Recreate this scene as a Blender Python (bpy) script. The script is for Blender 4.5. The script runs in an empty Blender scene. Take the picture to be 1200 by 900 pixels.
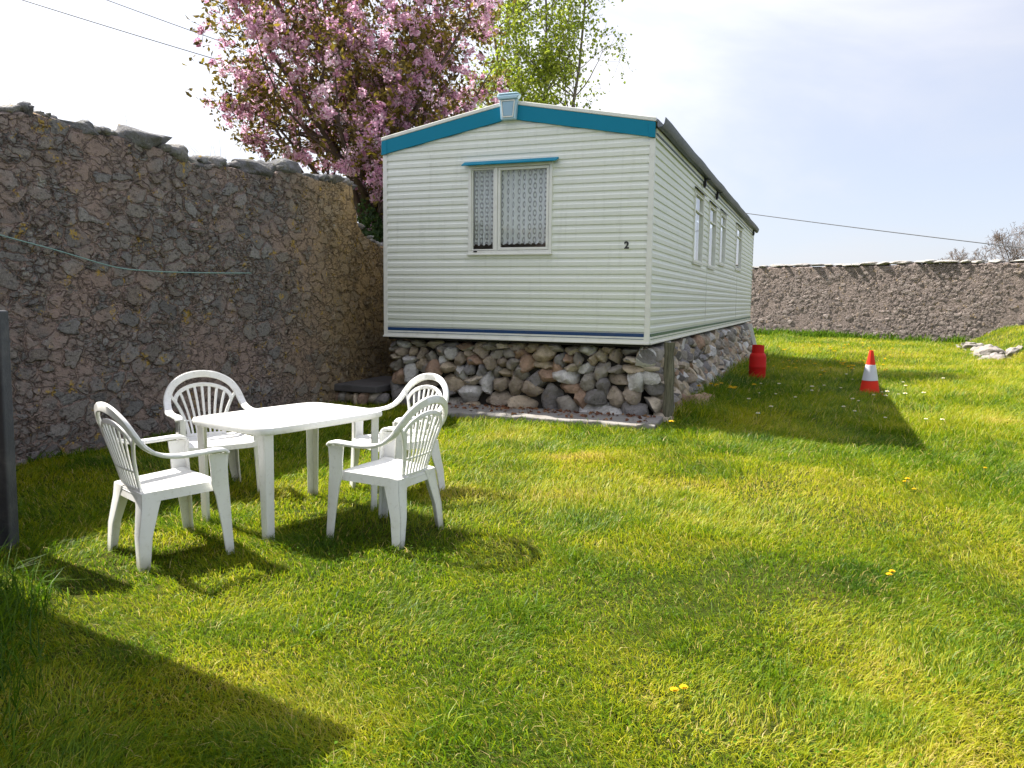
import bpy, bmesh, math, random
import numpy as np
from mathutils import Vector, Matrix
R = math.radians
random.seed(7)
rng = np.random.default_rng(11)
scene = bpy.context.scene
COL = scene.collection

# ------------------------------------------------------------------ helpers
class MB:
    """collects vertices and faces, then links them as ONE mesh object"""
    def __init__(s): s.v = []; s.f = []; s.m = []
    def add(s, vs, fs, mi=0):
        o = len(s.v); s.v += [tuple(v) for v in vs]
        s.f += [tuple(i + o for i in f) for f in fs]; s.m += [mi] * len(fs)
    def box(s, c, d, rz=0, mi=0, M=None):
        x, y, z = d[0] / 2, d[1] / 2, d[2] / 2
        vs = [Vector((a * x, b * y, e * z)) for e in (-1, 1) for b in (-1, 1) for a in (-1, 1)]
        Q = M if M is not None else Matrix.Rotation(rz, 3, 'Z')
        vs = [Q @ v + Vector(c) for v in vs]
        s.add(vs, [(0, 2, 3, 1), (4, 5, 7, 6), (0, 1, 5, 4), (1, 3, 7, 5), (3, 2, 6, 7), (2, 0, 4, 6)], mi)
    def hexa(s, vs, mi=0):   # 4 bottom (ccw) + 4 top
        s.add(vs, [(3, 2, 1, 0), (4, 5, 6, 7), (0, 1, 5, 4), (1, 2, 6, 5), (2, 3, 7, 6), (3, 0, 4, 7)], mi)
    def tube(s, pts, rad, n=8, cap=True, mi=0):
        pts = [Vector(p) for p in pts]; k = len(pts)
        if not hasattr(rad, '__len__'): rad = [rad] * k
        up = Vector((0.31, 0.17, 0.93)); vs = []
        for i, p in enumerate(pts):
            t = (pts[min(i + 1, k - 1)] - pts[max(i - 1, 0)]).normalized()
            if abs(t.dot(up)) > .97: up = Vector((1, 0.1, 0))
            a = t.cross(up).normalized(); b = a.cross(t).normalized(); up = b
            for j in range(n):
                q = 2 * math.pi * j / n
                vs.append(p + rad[i] * (math.cos(q) * a + math.sin(q) * b))
        fs = [(i * n + j, i * n + (j + 1) % n, (i + 1) * n + (j + 1) % n, (i + 1) * n + j) for i in range(k - 1) for j in range(n)]
        if cap: fs += [tuple(range(n))[::-1], tuple((k - 1) * n + j for j in range(n))]
        s.add(vs, fs, mi)
    def sweep(s, pts, wv, tv, hw, ht, mi=0, rnd=.35):
        """rounded-rectangle section swept along pts; wv/tv width and thickness directions, hw/ht half sizes"""
        k = len(pts); vs = []; n = 8
        for i in range(k):
            p, w, t = Vector(pts[i]), Vector(wv[i]).normalized(), Vector(tv[i]).normalized()
            a, b = hw[i], ht[i]; c = min(a, b) * rnd
            for (x, y) in ((a, -b + c), (a, b - c), (a - c, b), (-a + c, b), (-a, b - c), (-a, -b + c), (-a + c, -b), (a - c, -b)):
                vs.append(p + w * x + t * y)
        fs = [(i * n + j, i * n + (j + 1) % n, (i + 1) * n + (j + 1) % n, (i + 1) * n + j) for i in range(k - 1) for j in range(n)]
        fs += [tuple(range(n))[::-1], tuple((k - 1) * n + j for j in range(n))]
        s.add(vs, fs, mi)
    def lathe(s, prof, n=24, c=(0, 0, 0), mi=0):
        vs = [(c[0] + r * math.cos(2 * math.pi * j / n), c[1] + r * math.sin(2 * math.pi * j / n), c[2] + z) for r, z in prof for j in range(n)]
        fs = [(i * n + j, i * n + (j + 1) % n, (i + 1) * n + (j + 1) % n, (i + 1) * n + j) for i in range(len(prof) - 1) for j in range(n)]
        s.add(vs, fs, mi)
    def rock(s, c, d, seed, rz=0, sub=2, rough=.18, mi=0):
        bm = bmesh.new(); bmesh.ops.create_icosphere(bm, subdivisions=sub, radius=1)
        r = random.Random(seed); ph = [(r.uniform(-2.5, 2.5), r.uniform(-2.5, 2.5), r.uniform(-2.5, 2.5), r.uniform(0, 6.28)) for _ in range(7)]
        Q = Matrix.Rotation(rz, 3, 'Z'); vs = []
        cuts = [(Vector((r.gauss(0, 1), r.gauss(0, 1), r.gauss(0, 1) * .8)).normalized(), r.uniform(.50, .82)) for _ in range(11)]
        hi = [(r.uniform(-9, 9), r.uniform(-9, 9), r.uniform(-9, 9), r.uniform(0, 6.28)) for _ in range(5)]
        for v in bm.verts:
            p = v.co.copy()
            for cn, cd in cuts:
                e = p.dot(cn) - cd
                if e > 0: p -= cn * e * .92
            p *= 1.22 * (1 + .035 * sum(math.sin(a * p.x + b * p.y + e * p.z + f) for a, b, e, f in hi))
            k = 1 + rough * .5 * sum(math.sin(a * p.x + b * p.y + e * p.z + f) for a, b, e, f in ph) / 2.2
            q = p * k
            vs.append(Q @ Vector((q.x * d[0] / 2, q.y * d[1] / 2, q.z * d[2] / 2)) + Vector(c))
        s.add(vs, [tuple(v.index for v in f.verts) for f in bm.faces], mi); bm.free()
    def build(s, name, mats, parent=None, smooth=False, bevel=0, bseg=2, autosm=None):
        me = bpy.data.meshes.new(name); me.from_pydata(s.v, [], s.f)
        for m in (mats if isinstance(mats, (list, tuple)) else [mats]): me.materials.append(m)
        if any(s.m): me.polygons.foreach_set('material_index', s.m)
        me.validate(); me.update()
        bm = bmesh.new(); bm.from_mesh(me); bmesh.ops.recalc_face_normals(bm, faces=bm.faces)
        if autosm is not None:
            for e in bm.edges: e.smooth = not (len(e.link_faces) == 2 and e.calc_face_angle(0) > R(autosm))
            smooth = True
        bm.to_mesh(me); bm.free()
        if smooth: me.polygons.foreach_set('use_smooth', [True] * len(me.polygons))
        o = bpy.data.objects.new(name, me); COL.objects.link(o)
        if parent is not None: o.parent = parent
        if bevel:
            b = o.modifiers.new('bevel', 'BEVEL'); b.width = bevel; b.segments = bseg; b.limit_method = 'ANGLE'; b.angle_limit = R(35)
        return o

def np_mesh(name, verts, loops, starts, totals, mat, attrs=None, parent=None, smooth=False):
    me = bpy.data.meshes.new(name)
    me.vertices.add(len(verts)); me.vertices.foreach_set('co', np.ascontiguousarray(verts, dtype=np.float32).ravel())
    me.loops.add(len(loops)); me.loops.foreach_set('vertex_index', loops.astype(np.int32))
    me.polygons.add(len(starts)); me.polygons.foreach_set('loop_start', starts.astype(np.int32))
    for k, a in (attrs or {}).items():
        at = me.attributes.new(k, 'FLOAT', 'POINT'); at.data.foreach_set('value', np.ascontiguousarray(a, dtype=np.float32))
    me.materials.append(mat); me.update(calc_edges=True)
    if smooth: me.polygons.foreach_set('use_smooth', np.ones(len(starts), dtype=bool))
    o = bpy.data.objects.new(name, me); COL.objects.link(o)
    if parent is not None: o.parent = parent
    return o

def tag(o, label=None, cat=None, group=None, kind=None):
    if label: o['label'] = label
    if cat: o['category'] = cat
    if group: o['group'] = group
    if kind: o['kind'] = kind
    return o

def empty(name, loc, rz=0, label=None, cat=None, group=None):
    o = bpy.data.objects.new(name, None); COL.objects.link(o); o.empty_display_size = .1
    o.location = loc; o.rotation_euler = (0, 0, rz)
    return tag(o, label, cat, group)

def copy_tree(root, loc, rz, label=None):
    c = root.copy(); COL.objects.link(c); c.location = loc; c.rotation_euler = (0, 0, rz)
    if label: c['label'] = label
    for ch in list(root.children):
        d = ch.copy(); COL.objects.link(d); d.parent = c
        for g in list(ch.children):
            e = g.copy(); COL.objects.link(e); e.parent = d
    return c

def catmull(P, n=6):
    P = [Vector(p) for p in P]; out = []
    for i in range(len(P) - 1):
        a, b, c, d = P[max(i - 1, 0)], P[i], P[i + 1], P[min(i + 2, len(P) - 1)]
        for j in range(n):
            t = j / n
            out.append(.5 * (2 * b + (c - a) * t + (2 * a - 5 * b + 4 * c - d) * t * t + (3 * b - a - 3 * c + d) * t ** 3))
    return out + [P[-1]]

# value noise, vectorised
def _hash(i, j, s):
    h = np.sin(i * 127.1 + j * 311.7 + s * 74.7) * 43758.5453
    return h - np.floor(h)
def vnoise(x, y, s=0):
    i, j = np.floor(x), np.floor(y); fx, fy = x - i, y - j
    fx, fy = fx * fx * (3 - 2 * fx), fy * fy * (3 - 2 * fy)
    return (_hash(i, j, s) * (1 - fx) + _hash(i + 1, j, s) * fx) * (1 - fy) + (_hash(i, j + 1, s) * (1 - fx) + _hash(i + 1, j + 1, s) * fx) * fy
def fbm(x, y, s=0, o=4):
    a, t, n = .5, 0, 0
    for k in range(o):
        t = t + a * vnoise(x * 2 ** k, y * 2 ** k, s + k * 13); n += a; a *= .55
    return t / n

# ------------------------------------------------------------------ layout (metres, camera above the origin looking along +Y)
YAW = 0.37337
CK = np.array([1.6746, 9.7128]); CZ = 1.019            # caravan's near corner on plan, height of its floor line
CE = np.array([-math.cos(YAW), math.sin(YAW)])         # along the gable, to the left
CN = np.array([math.sin(YAW), math.cos(YAW)])          # along the side, away
CW, CL, CH = 3.72, 14.75, 2.45
WA = np.array([.364, .931]); WA = WA / np.linalg.norm(WA); WN = np.array([WA[1], -WA[0]])  # left wall: along, into the garden
W0 = np.array([-4.30, 6.83])
BA = np.array([.70, -.714]); BA = BA / np.linalg.norm(BA); BN = np.array([BA[1], -BA[0]])  # back wall: along, towards us
B0 = np.array([11.6, 37.4])
def cs(x, y): return (x - CK[0]) * CE[0] + (y - CK[1]) * CE[1], (x - CK[0]) * CN[0] + (y - CK[1]) * CN[1]
def ws(x, y): return (x - W0[0]) * WA[0] + (y - W0[1]) * WA[1], (x - W0[0]) * WN[0] + (y - W0[1]) * WN[1]
def bs(x, y): return (x - B0[0]) * BA[0] + (y - B0[1]) * BA[1], (x - B0[0]) * BN[0] + (y - B0[1]) * BN[1]

def bank(x, y):
    """raised grass bank in front of the right half of the back wall"""
    s, t = bs(x, y)
    # its foot runs from (16.4, 28.4) to (13.0, 20.5)
    d = ((x - 13.0) * (28.4 - 20.5) - (y - 20.5) * (16.4 - 13.0)) / math.hypot(28.4 - 20.5, 3.4)
    k = np.clip(d / 1.8, 0, 1); return .72 * k * k * (3 - 2 * k)
def ground_h(x, y):
    h = .05 * (fbm(x * .55, y * .55, 3, 3) - .5) + .02 * (vnoise(x * 2.3, y * 2.3, 9) - .5)
    h = h * np.clip((np.hypot(x, y) - 1) / 3, 0, 1)
    near = np.exp(-(((x + 1.4) / 1.5) ** 2 + ((y - 5.2) / 1.4) ** 2)); h = h * (1 - .8 * near)
    dip = -.16 * np.exp(-(((x - 8.8) / 3) ** 2 + ((y - 20.5) / 3) ** 2))
    dip = dip - .05 * np.exp(-(((x - 4.8) / 1.6) ** 2 + ((y - 8.3) / 1.7) ** 2))
    return h + dip + bank(x, y)
def gh(x, y): return float(ground_h(np.array([x], float), np.array([y], float))[0])

# ------------------------------------------------------------------ materials
class NT:
    def __init__(s, name):
        s.mat = bpy.data.materials.new(name); s.mat.use_nodes = True
        s.t = s.mat.node_tree; s.t.nodes.clear(); s.out = s.t.nodes.new('ShaderNodeOutputMaterial')
    def n(s, typ, ins=None, **kw):
        nd = s.t.nodes.new('ShaderNode' + typ)
        for k, v in kw.items(): setattr(nd, k, v)
        for k, v in (ins or {}).items():
            sk = nd.inputs[k]
            if isinstance(v, bpy.types.NodeSocket): s.t.links.new(v, sk)
            else:
                if sk.type == 'RGBA' and len(v) == 3: v = (*v, 1)
                sk.default_value = v
        return nd
    def math(s, op, a, b=0.0, clamp=False): return s.n('Math', {0: a, 1: b}, operation=op, use_clamp=clamp).outputs[0]
    def mix(s, f, a, b, typ='MIX'):
        nd = s.n('Mix', data_type='RGBA', blend_type=typ)
        for i, v in ((0, f), (6, a), (7, b)):
            if isinstance(v, bpy.types.NodeSocket): s.t.links.new(v, nd.inputs[i])
            else: nd.inputs[i].default_value = v if i == 0 else ((*v, 1) if len(v) == 3 else v)
        return nd.outputs[2]
    def ramp(s, f, stops, interp='LINEAR'):
        nd = s.n('ValToRGB', {0: f}); cr = nd.color_ramp; cr.interpolation = interp
        while len(cr.elements) < len(stops): cr.elements.new(.5)
        for e, (p, c) in zip(cr.elements, stops): e.position = p; e.color = (*c, 1) if len(c) == 3 else c
        return nd.outputs[0]
    def rng(s, v, a, b, c=0.0, d=1.0): return s.n('MapRange', {0: v, 1: a, 2: b, 3: c, 4: d}, interpolation_type='SMOOTHSTEP').outputs[0]
    def coord(s, sc=(1, 1, 1), which='Object'):
        c = s.n('TexCoord').outputs[which]
        return s.n('Mapping', {0: c, 3: sc}).outputs[0]
    def noise(s, vec, scale, detail=4, rough=.55, out=0): return s.n('TexNoise', {'Vector': vec, 'Scale': scale, 'Detail': detail, 'Roughness': rough}).outputs[out]
    def bump(s, h, st=.3, d=.01, nrm=None):
        i = {'Strength': st, 'Distance': d, 'Height': h}
        if nrm is not None: i['Normal'] = nrm
        return s.n('Bump', i).outputs[0]
    def bsdf(s, col, rough=.6, nrm=None, spec=.5, **kw):
        i = {'Base Color': col, 'Roughness': rough, 'Specular IOR Level': spec}
        if nrm is not None: i['Normal'] = nrm
        i.update(kw)
        b = s.n('BsdfPrincipled', i); s.t.links.new(b.outputs[0], s.out.inputs[0]); return b
    def surf(s, sh): s.t.links.new(sh, s.out.inputs[0])

def simple(name, col, rough=.5, spec=.5, dirt=.15, dscale=6, metal=0.0, bump=.0, dirtcol=(.18, .15, .1)):
    m = NT(name); c = m.coord()
    f = m.rng(m.noise(c, dscale, 6, .65), .45, .8); f = m.math('MULTIPLY', f, dirt)
    cc = m.mix(f, col, dirtcol)
    r = m.math('ADD', m.math('MULTIPLY', m.noise(c, dscale * 3, 3), .25), rough - .12)
    m.bsdf(cc, r, m.bump(m.noise(c, 60, 4), bump, .004) if bump else None, spec, Metallic=metal)
    return m.mat

def rubble_mat(name, cell, flat, stones, mortar, mortar_end=None, end_at=(0, 1), amp=.03, lichen=.5, wid=(.01, .10), fleck=1.0):
    m = NT(name); tc = m.n('TexCoord').outputs['Object']
    wob = m.n('TexNoise', {'Vector': tc, 'Scale': 3.2 / cell * .2, 'Detail': 4.0, 'Roughness': .6}).outputs['Color']
    wob = m.n('VectorMath', {0: wob, 1: (.5, .5, .5)}, operation='SUBTRACT').outputs[0]
    wob = m.n('VectorMath', {0: wob, 'Scale': cell * 1.15}, operation='SCALE').outputs[0]
    v = m.n('VectorMath', {0: tc, 1: wob}, operation='ADD').outputs[0]
    v = m.n('Mapping', {0: v, 3: (1, 1, flat)}).outputs[0]
    # big stones and, in the joints between, small packing stones
    vo = m.n('TexVoronoi', {'Vector': v, 'Scale': 1 / cell}); ve = m.n('TexVoronoi', {'Vector': v, 'Scale': 1 / cell}, feature='DISTANCE_TO_EDGE')
    v2 = m.n('TexVoronoi', {'Vector': v, 'Scale': 2.3 / cell}); ve2 = m.n('TexVoronoi', {'Vector': v, 'Scale': 2.3 / cell}, feature='DISTANCE_TO_EDGE')
    sp = m.n('SeparateColor', {0: vo.outputs['Color']}); sp2 = m.n('SeparateColor', {0: v2.outputs['Color']})
    big = m.math('GREATER_THAN', sp.outputs[2], .42)            # which cells are one big stone
    rnd = m.n('Mix', {0: big, 2: sp2.outputs[0], 3: sp.outputs[0]}).outputs[0]
    edge = m.n('Mix', {0: big, 2: ve2.outputs[0], 3: ve.outputs[0]}).outputs[0]
    n1 = m.noise(tc, 9, 6, .7); n2 = m.noise(tc, 38, 5, .7); n0 = m.noise(tc, .9, 3, .5); n3 = m.noise(tc, 110, 3, .6)
    e2 = m.math('ADD', edge, m.math('MULTIPLY', m.math('SUBTRACT', n1, .5), .14))
    face = m.rng(e2, wid[0], wid[1])                            # 0 in the joint, 1 on the stone
    proud = m.math('MULTIPLY', face, m.math('ADD', m.math('MULTIPLY', rnd, .9), .1))
    # areas where the render covers the stones
    cover = m.rng(m.noise(tc, .8, 5, .65), .42, .60)
    face2 = m.math('MULTIPLY', face, m.math('SUBTRACT', 1.0, m.math('MULTIPLY', cover, m.math('LESS_THAN', sp.outputs[1], .80))))
    sc = m.ramp(rnd, stones); sc = m.mix(m.math('MULTIPLY', m.rng(n2, .35, .75), .55), sc, (.10, .09, .08))
    sc = m.mix(m.math('MULTIPLY', m.rng(n3, .5, .75), .35 * fleck), sc, (.5, .48, .45))
    mc = mortar
    if mortar_end:
        x = m.n('SeparateXYZ', {0: tc}).outputs[0]
        x = m.math('ADD', x, m.math('MULTIPLY', m.math('SUBTRACT', n0, .5), 1.6))
        k = m.rng(x, *end_at); mc = m.mix(k, mortar, mortar_end)
        sc = m.mix(m.math('MULTIPLY', k, .5), sc, mortar_end)
    mc = m.mix(m.math('MULTIPLY', m.rng(n1, .4, .75), .5), mc, (.20, .155, .13))
    mc = m.mix(m.math('MULTIPLY', n0, .5), mc, (.34, .27, .23))
    col = m.mix(face2, mc, sc)
    pit = m.rng(m.noise(m.n('Mapping', {0: tc, 3: (1, 1, 1.8), 2: (0, .5, 0)}).outputs[0], 15, 7, .78), .545, .64)
    ck = m.math('MULTIPLY', m.rng(edge, .0, .035), m.rng(edge, .085, .04)); ck = m.math('MULTIPLY', ck, m.rng(n1, .36, .56))
    col = m.mix(m.math('MULTIPLY', ck, .68), col, (.055, .045, .04))
    col = m.mix(m.math('MULTIPLY', pit, .60), col, (.06, .05, .042))
    lic = m.math('MULTIPLY', m.rng(m.noise(tc, 4.2, 5, .75), .575, .63), m.rng(m.noise(tc, 23, 3), .42, .55))
    col = m.mix(m.math('MULTIPLY', lic, lichen), col, (.52, .34, .07))
    lic2 = m.math('MULTIPLY', m.rng(m.noise(tc, 5.1, 5, .7), .62, .68), m.rng(m.noise(tc, 31, 3), .4, .5))
    col = m.mix(m.math('MULTIPLY', lic2, lichen), col, (.42, .42, .38))
    h = m.math('ADD', m.math('MULTIPLY', m.math('MULTIPLY', proud, m.math('ADD', m.math('MULTIPLY', face2, .75), .25)), 1.0), m.math('MULTIPLY', n1, .30))
    h = m.math('SUBTRACT', h, m.math('MULTIPLY', m.math('ADD', pit, ck), .22))
    fine = m.math('ADD', m.math('MULTIPLY', n2, 1.0), m.math('MULTIPLY', n3, .4))
    m.bsdf(col, .95, m.bump(fine, .9, .02), .15)
    d = m.n('Displacement', {'Height': h, 'Midlevel': .5, 'Scale': amp}).outputs[0]
    m.t.links.new(d, m.out.inputs[2]); m.mat.displacement_method = 'BOTH'
    return m.mat

def rock_mat(name, stops, moss=.25, lichen=.3):
    m = NT(name); c = m.coord(); g = m.n('NewGeometry')
    rp = g.outputs['Random Per Island']
    n1 = m.noise(c, 7, 6, .7); n2 = m.noise(c, 34, 5, .7)
    col = m.ramp(rp, stops, 'CONSTANT'); col = m.mix(m.math('MULTIPLY', m.rng(n1, .38, .72), .42), col, (.15, .125, .10))
    col = m.mix(m.math('MULTIPLY', m.rng(n2, .55, .75), .4), col, (.58, .56, .52))
    col = m.mix(m.math('MULTIPLY', m.rng(m.noise(c, 19, 6, .8), .56, .68), .6), col, (.05, .045, .04))
    up = m.n('SeparateXYZ', {0: g.outputs['Normal']}).outputs[2]
    mo = m.math('MULTIPLY', m.rng(m.noise(c, 4, 5, .7), .5, .62), moss); col = m.mix(mo, col, (.09, .085, .03))
    li = m.math('MULTIPLY', m.rng(m.noise(c, 5.5, 4, .7), .6, .68), lichen); col = m.mix(li, col, (.42, .28, .06))
    h = m.math('ADD', n1, m.math('MULTIPLY', n2, .5))
    m.bsdf(col, .95, m.bump(h, 1.0, .06), .15); return m.mat

def leaf_mat(name, stops, trans=.35, rough=.55, spec=.3):
    m = NT(name); a = m.n('Attribute', attribute_name='tint').outputs['Fac']
    col = m.ramp(a, stops)
    b = m.n('BsdfPrincipled', {'Base Color': col, 'Roughness': rough, 'Specular IOR Level': spec})
    t = m.n('BsdfTranslucent', {'Color': col})
    m.surf(m.n('MixShader', {0: trans, 1: b.outputs[0], 2: t.outputs[0]}).outputs[0]); return m.mat

GRASS = leaf_mat('grass', [(0, (.036, .10, .004)), (.33, (.145, .25, .006)), (.57, (.33, .375, .009)), (.80, (.49, .455, .022)), (.93, (.55, .44, .12)), (1, (.62, .5, .22))], .48, .5, .3)
def ground_mat():
    m = NT('lawn_soil'); c = m.coord()
    n1 = m.noise(c, .8, 5, .6); n2 = m.noise(c, 14, 6, .7); n3 = m.noise(c, 70, 4, .7)
    col = m.ramp(m.math('ADD', m.math('MULTIPLY', n1, .5), m.math('MULTIPLY', n2, .5)), [(.3, (.03, .055, .006)), (.5, (.07, .095, .010)), (.65, (.15, .13, .03)), (.8, (.13, .085, .045))])
    col = m.mix(m.rng(n3, .45, .7), col, (.03, .035, .012))
    m.bsdf(col, 1.0, m.bump(m.math('ADD', n2, n3), 1.0, .04), .1); return m.mat
M_SOIL = ground_mat()
def plastic_mat():
    m = NT('white_plastic'); c = m.coord()
    n1 = m.noise(c, 5, 6, .65); n2 = m.noise(c, 40, 4, .7)
    col = m.mix(m.math('MULTIPLY', m.rng(n1, .45, .8), .38), (.78, .78, .765), (.52, .49, .40))
    col = m.mix(m.math('MULTIPLY', m.rng(n2, .54, .72), .30), col, (.42, .40, .33))
    z = m.n('SeparateXYZ', {0: c}).outputs[2]
    low = m.math('MULTIPLY', m.rng(z, .10, .0), m.rng(n1, .3, .6)); col = m.mix(m.math('MULTIPLY', low, .7), col, (.22, .21, .10))
    m.bsdf(col, m.math('ADD', .34, m.math('MULTIPLY', n2, .2)), m.bump(n2, .12, .003), .45); return m.mat
M_PLA = plastic_mat()
def siding_mat():
    m = NT('cream_aluminium'); c = m.coord()
    n1 = m.noise(c, 1.3, 5, .6); st = m.noise(m.n('Mapping', {0: c, 3: (9, 9, .7)}).outputs[0], 1.6, 5, .65); n2 = m.noise(c, 30, 4, .7)
    col = m.mix(m.math('MULTIPLY', m.rng(n1, .45, .8), .35), (.785, .805, .745), (.68, .715, .63))
    col = m.mix(m.math('MULTIPLY', m.rng(st, .50, .80), .26), col, (.42, .44, .36))
    col = m.mix(m.math('MULTIPLY', m.rng(n2, .62, .78), .15), col, (.35, .33, .28))
    z = m.n('SeparateXYZ', {0: c}).outputs[2]
    col = m.mix(m.math('MULTIPLY', m.rng(z, 1.0, .1), .25), col, (.47, .53, .43))
    m.bsdf(col, m.math('ADD', .33, m.math('MULTIPLY', n1, .2)), m.bump(n1, .12, .02), .5); return m.mat
M_SID = siding_mat()
M_TRIM = simple('white_trim', (.78, .78, .73), .4, .5, .25)
M_TEAL = simple('teal_paint', (.001, .205, .33), .5, .2, .10, 3, dirtcol=(.01, .22, .30))
M_NAVY = simple('navy_stripe', (.01, .05, .16), .4)
M_GRNS = simple('green_stripe', (.03, .12, .09), .4)
M_PALE = simple('pale_blue_plastic', (.42, .62, .74), .35, .5, .1)
M_PALE2 = simple('pale_blue_panel', (.30, .47, .60), .3, .5, .1)
M_GUT = simple('mossy_gutter', (.035, .05, .048), .45, .5, .6, 9, dirtcol=(.10, .12, .09))
M_BLACK = simple('black_plastic', (.012, .012, .014), .45)
M_DARK = simple('dark_underside', (.02, .02, .02), .9)
M_INT = simple('interior_lining', (.25, .21, .17), .9)
M_RED = simple('red_cylinder_paint', (.55, .012, .010), .55, .2, .35, 7, dirtcol=(.24, .03, .02), bump=.1)
M_BRASS = simple('valve_brass', (.35, .25, .08), .4, metal=.8)
M_CONE = simple('orange_red_plastic', (.74, .035, .015), .6, .2, .25, 8, dirtcol=(.35, .06, .05))
M_SLEEVE = simple('reflective_sleeve', (.62, .63, .70), .35, .5, .25, 9, dirtcol=(.35, .35, .4))
M_SLATE = simple('dark_slate', (.040, .045, .056), .6, .4, .9, 5, bump=.9, dirtcol=(.12, .125, .13))
M_WIRE = simple('cable_black', (.13, .13, .14), .6)
M_ROPE = simple('teal_rope', (.24, .38, .36), .8)
M_BARK = simple('cherry_bark', (.085, .06, .05), .85, .2, .6, 9, bump=.8, dirtcol=(.16, .13, .12))
M_BARKL = simple('pale_bark', (.16, .14, .12), .9, .2, .5, 9)
M_BARKB = simple('bare_twig_bark', (.19, .15, .13), .9, .2, .4, 9)
M_CONC = simple('weathered_concrete', (.27, .255, .24), .95, .2, .8, 5, bump=1.0, dirtcol=(.15, .12, .10))
M_STEP = simple('dark_step_stone', (.10, .095, .095), .9, .2, .6, 4, bump=.9, dirtcol=(.05, .045, .045))
def wood_mat():
    m = NT('grey_green_timber'); c = m.coord((14, 14, 1.2))
    n1 = m.noise(c, 2.5, 6, .7); col = m.ramp(n1, [(.3, (.05, .048, .03)), (.5, (.15, .145, .10)), (.7, (.24, .22, .16))])
    m.bsdf(col, .95, m.bump(n1, .9, .02), .15); return m.mat
M_WOOD = wood_mat()
def glass_mat():
    m = NT('window_glass'); fr = m.math('MULTIPLY', m.math('POWER', m.n('LayerWeight', {'Blend': .5}).outputs['Facing'], 4.0), .9)
    t = m.n('BsdfTransparent', {'Color': (.93, .96, .95)}).outputs[0]; g = m.n('BsdfGlossy', {'Roughness': .03, 'Color': (1, 1, 1)}).outputs[0]
    m.surf(m.n('MixShader', {0: m.math('ADD', fr, .07), 1: t, 2: g}).outputs[0]); return m.mat
M_GLASS = glass_mat()
def lace_mat():
    """net curtain: columns of open ovals on white net; object X runs across, Z up"""
    m = NT('lace_curtain'); p = m.n('SeparateXYZ', {0: m.n('TexCoord').outputs['Object']})
    x = m.math('MULTIPLY', p.outputs[0], 1 / .075); z = m.math('MULTIPLY', p.outputs[2], 1 / .115)
    col = m.math('FLOOR', x); z = m.math('ADD', z, m.math('MULTIPLY', m.math('MODULO', m.math('ADD', col, 100.0), 2.0), .5))
    fx = m.math('SUBTRACT', m.math('FRACT', x), .5); fz = m.math('SUBTRACT', m.math('FRACT', z), .5)
    d = m.math('SQRT', m.math('ADD', m.math('POWER', m.math('MULTIPLY', fx, 1.5), 2.0), m.math('POWER', fz, 2.0)))
    ring = m.math('MULTIPLY', m.rng(d, .16, .24), m.rng(d, .44, .36))         # open ring of thin net
    net = m.noise(m.coord(), 260, 2, .5); edge = m.math('MULTIPLY', m.rng(m.math('ABSOLUTE', fx), .40, .47), .5)
    a = m.math('SUBTRACT', .97, m.math('MULTIPLY', ring, .50)); a = m.math('ADD', a, edge)
    a = m.math('MULTIPLY', a, m.math('ADD', .84, m.math('MULTIPLY', net, .30)), True)
    di = m.n('BsdfDiffuse', {'Color': (.93, .93, .95, 1)}).outputs[0]; tl = m.n('BsdfTranslucent', {'Color': (.93, .93, .95, 1)}).outputs[0]
    sh = m.n('MixShader', {0: .25, 1: di, 2: tl}).outputs[0]
    m.surf(m.n('MixShader', {0: a, 1: m.n('BsdfTransparent').outputs[0], 2: sh}).outputs[0]); return m.mat
M_LACE = lace_mat()
M_WALL = rubble_mat('rubble_wall_pink_mortar', .21, 1.5,
    [(0, (.17, .16, .16)), (.2, (.25, .24, .235)), (.4, (.31, .275, .25)), (.55, (.20, .19, .19)), (.75, (.36, .345, .335)), (.88, (.28, .225, .19)), (1, (.23, .205, .19))],
    (.37, .27, .235), (.45, .31, .13), (3.3, 5.3), .036, .85, (.02, .10))
M_BACKW = rubble_mat('coursed_rubble_back_wall', .24, 2.3,
    [(0, (.17, .135, .13)), (.3, (.29, .235, .22)), (.55, (.38, .315, .29)), (.8, (.26, .215, .205)), (1, (.46, .385, .36))],
    (.245, .20, .19), None, (0, 1), .05, .35, (.0, .12))
STONES = [(0, (.42, .385, .34)), (.16, (.60, .49, .36)), (.32, (.27, .255, .25)), (.46, (.66, .57, .45)), (.6, (.46, .38, .30)), (.72, (.76, .74, .71)), (.84, (.48, .32, .23)), (.92, (.34, .325, .33))]
M_PLINTH = rock_mat('dry_stone', STONES, .25, .18)
M_COPE = rock_mat('coping_stone', [(0, (.24, .24, .25)), (.3, (.32, .32, .33)), (.6, (.19, .19, .20)), (.8, (.37, .36, .35))], .5, .8)
M_COPEB = rock_mat('pale_coping_slab', [(0, (.42, .40, .38)), (.3, (.50, .48, .46)), (.6, (.36, .34, .33)), (.8, (.46, .43, .40))], .15, .25)
M_BOULD = rock_mat('pale_boulder', [(0, (.40, .36, .33)), (.4, (.46, .42, .40)), (.7, (.33, .30, .28))], .35, .2)
M_GAP = simple('dark_gap_shade', (.035, .03, .025), .95)  # near-black, stands in for the shade deep between plinth stones
M_BLOS = leaf_mat('cherry_blossom', [(0, (.55, .25, .41)), (.35, (.72, .42, .58)), (.7, (.83, .60, .73)), (1, (.92, .80, .87))], .5, .7, .1)
M_BRONZE = leaf_mat('bronze_leaf', [(0, (.07, .055, .012)), (.45, (.15, .11, .02)), (.75, (.24, .20, .025)), (1, (.45, .28, .04))], .45)
M_LIGHT = leaf_mat('spring_leaf', [(0, (.13, .19, .015)), (.5, (.26, .33, .025)), (1, (.42, .46, .06))], .5)
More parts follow.
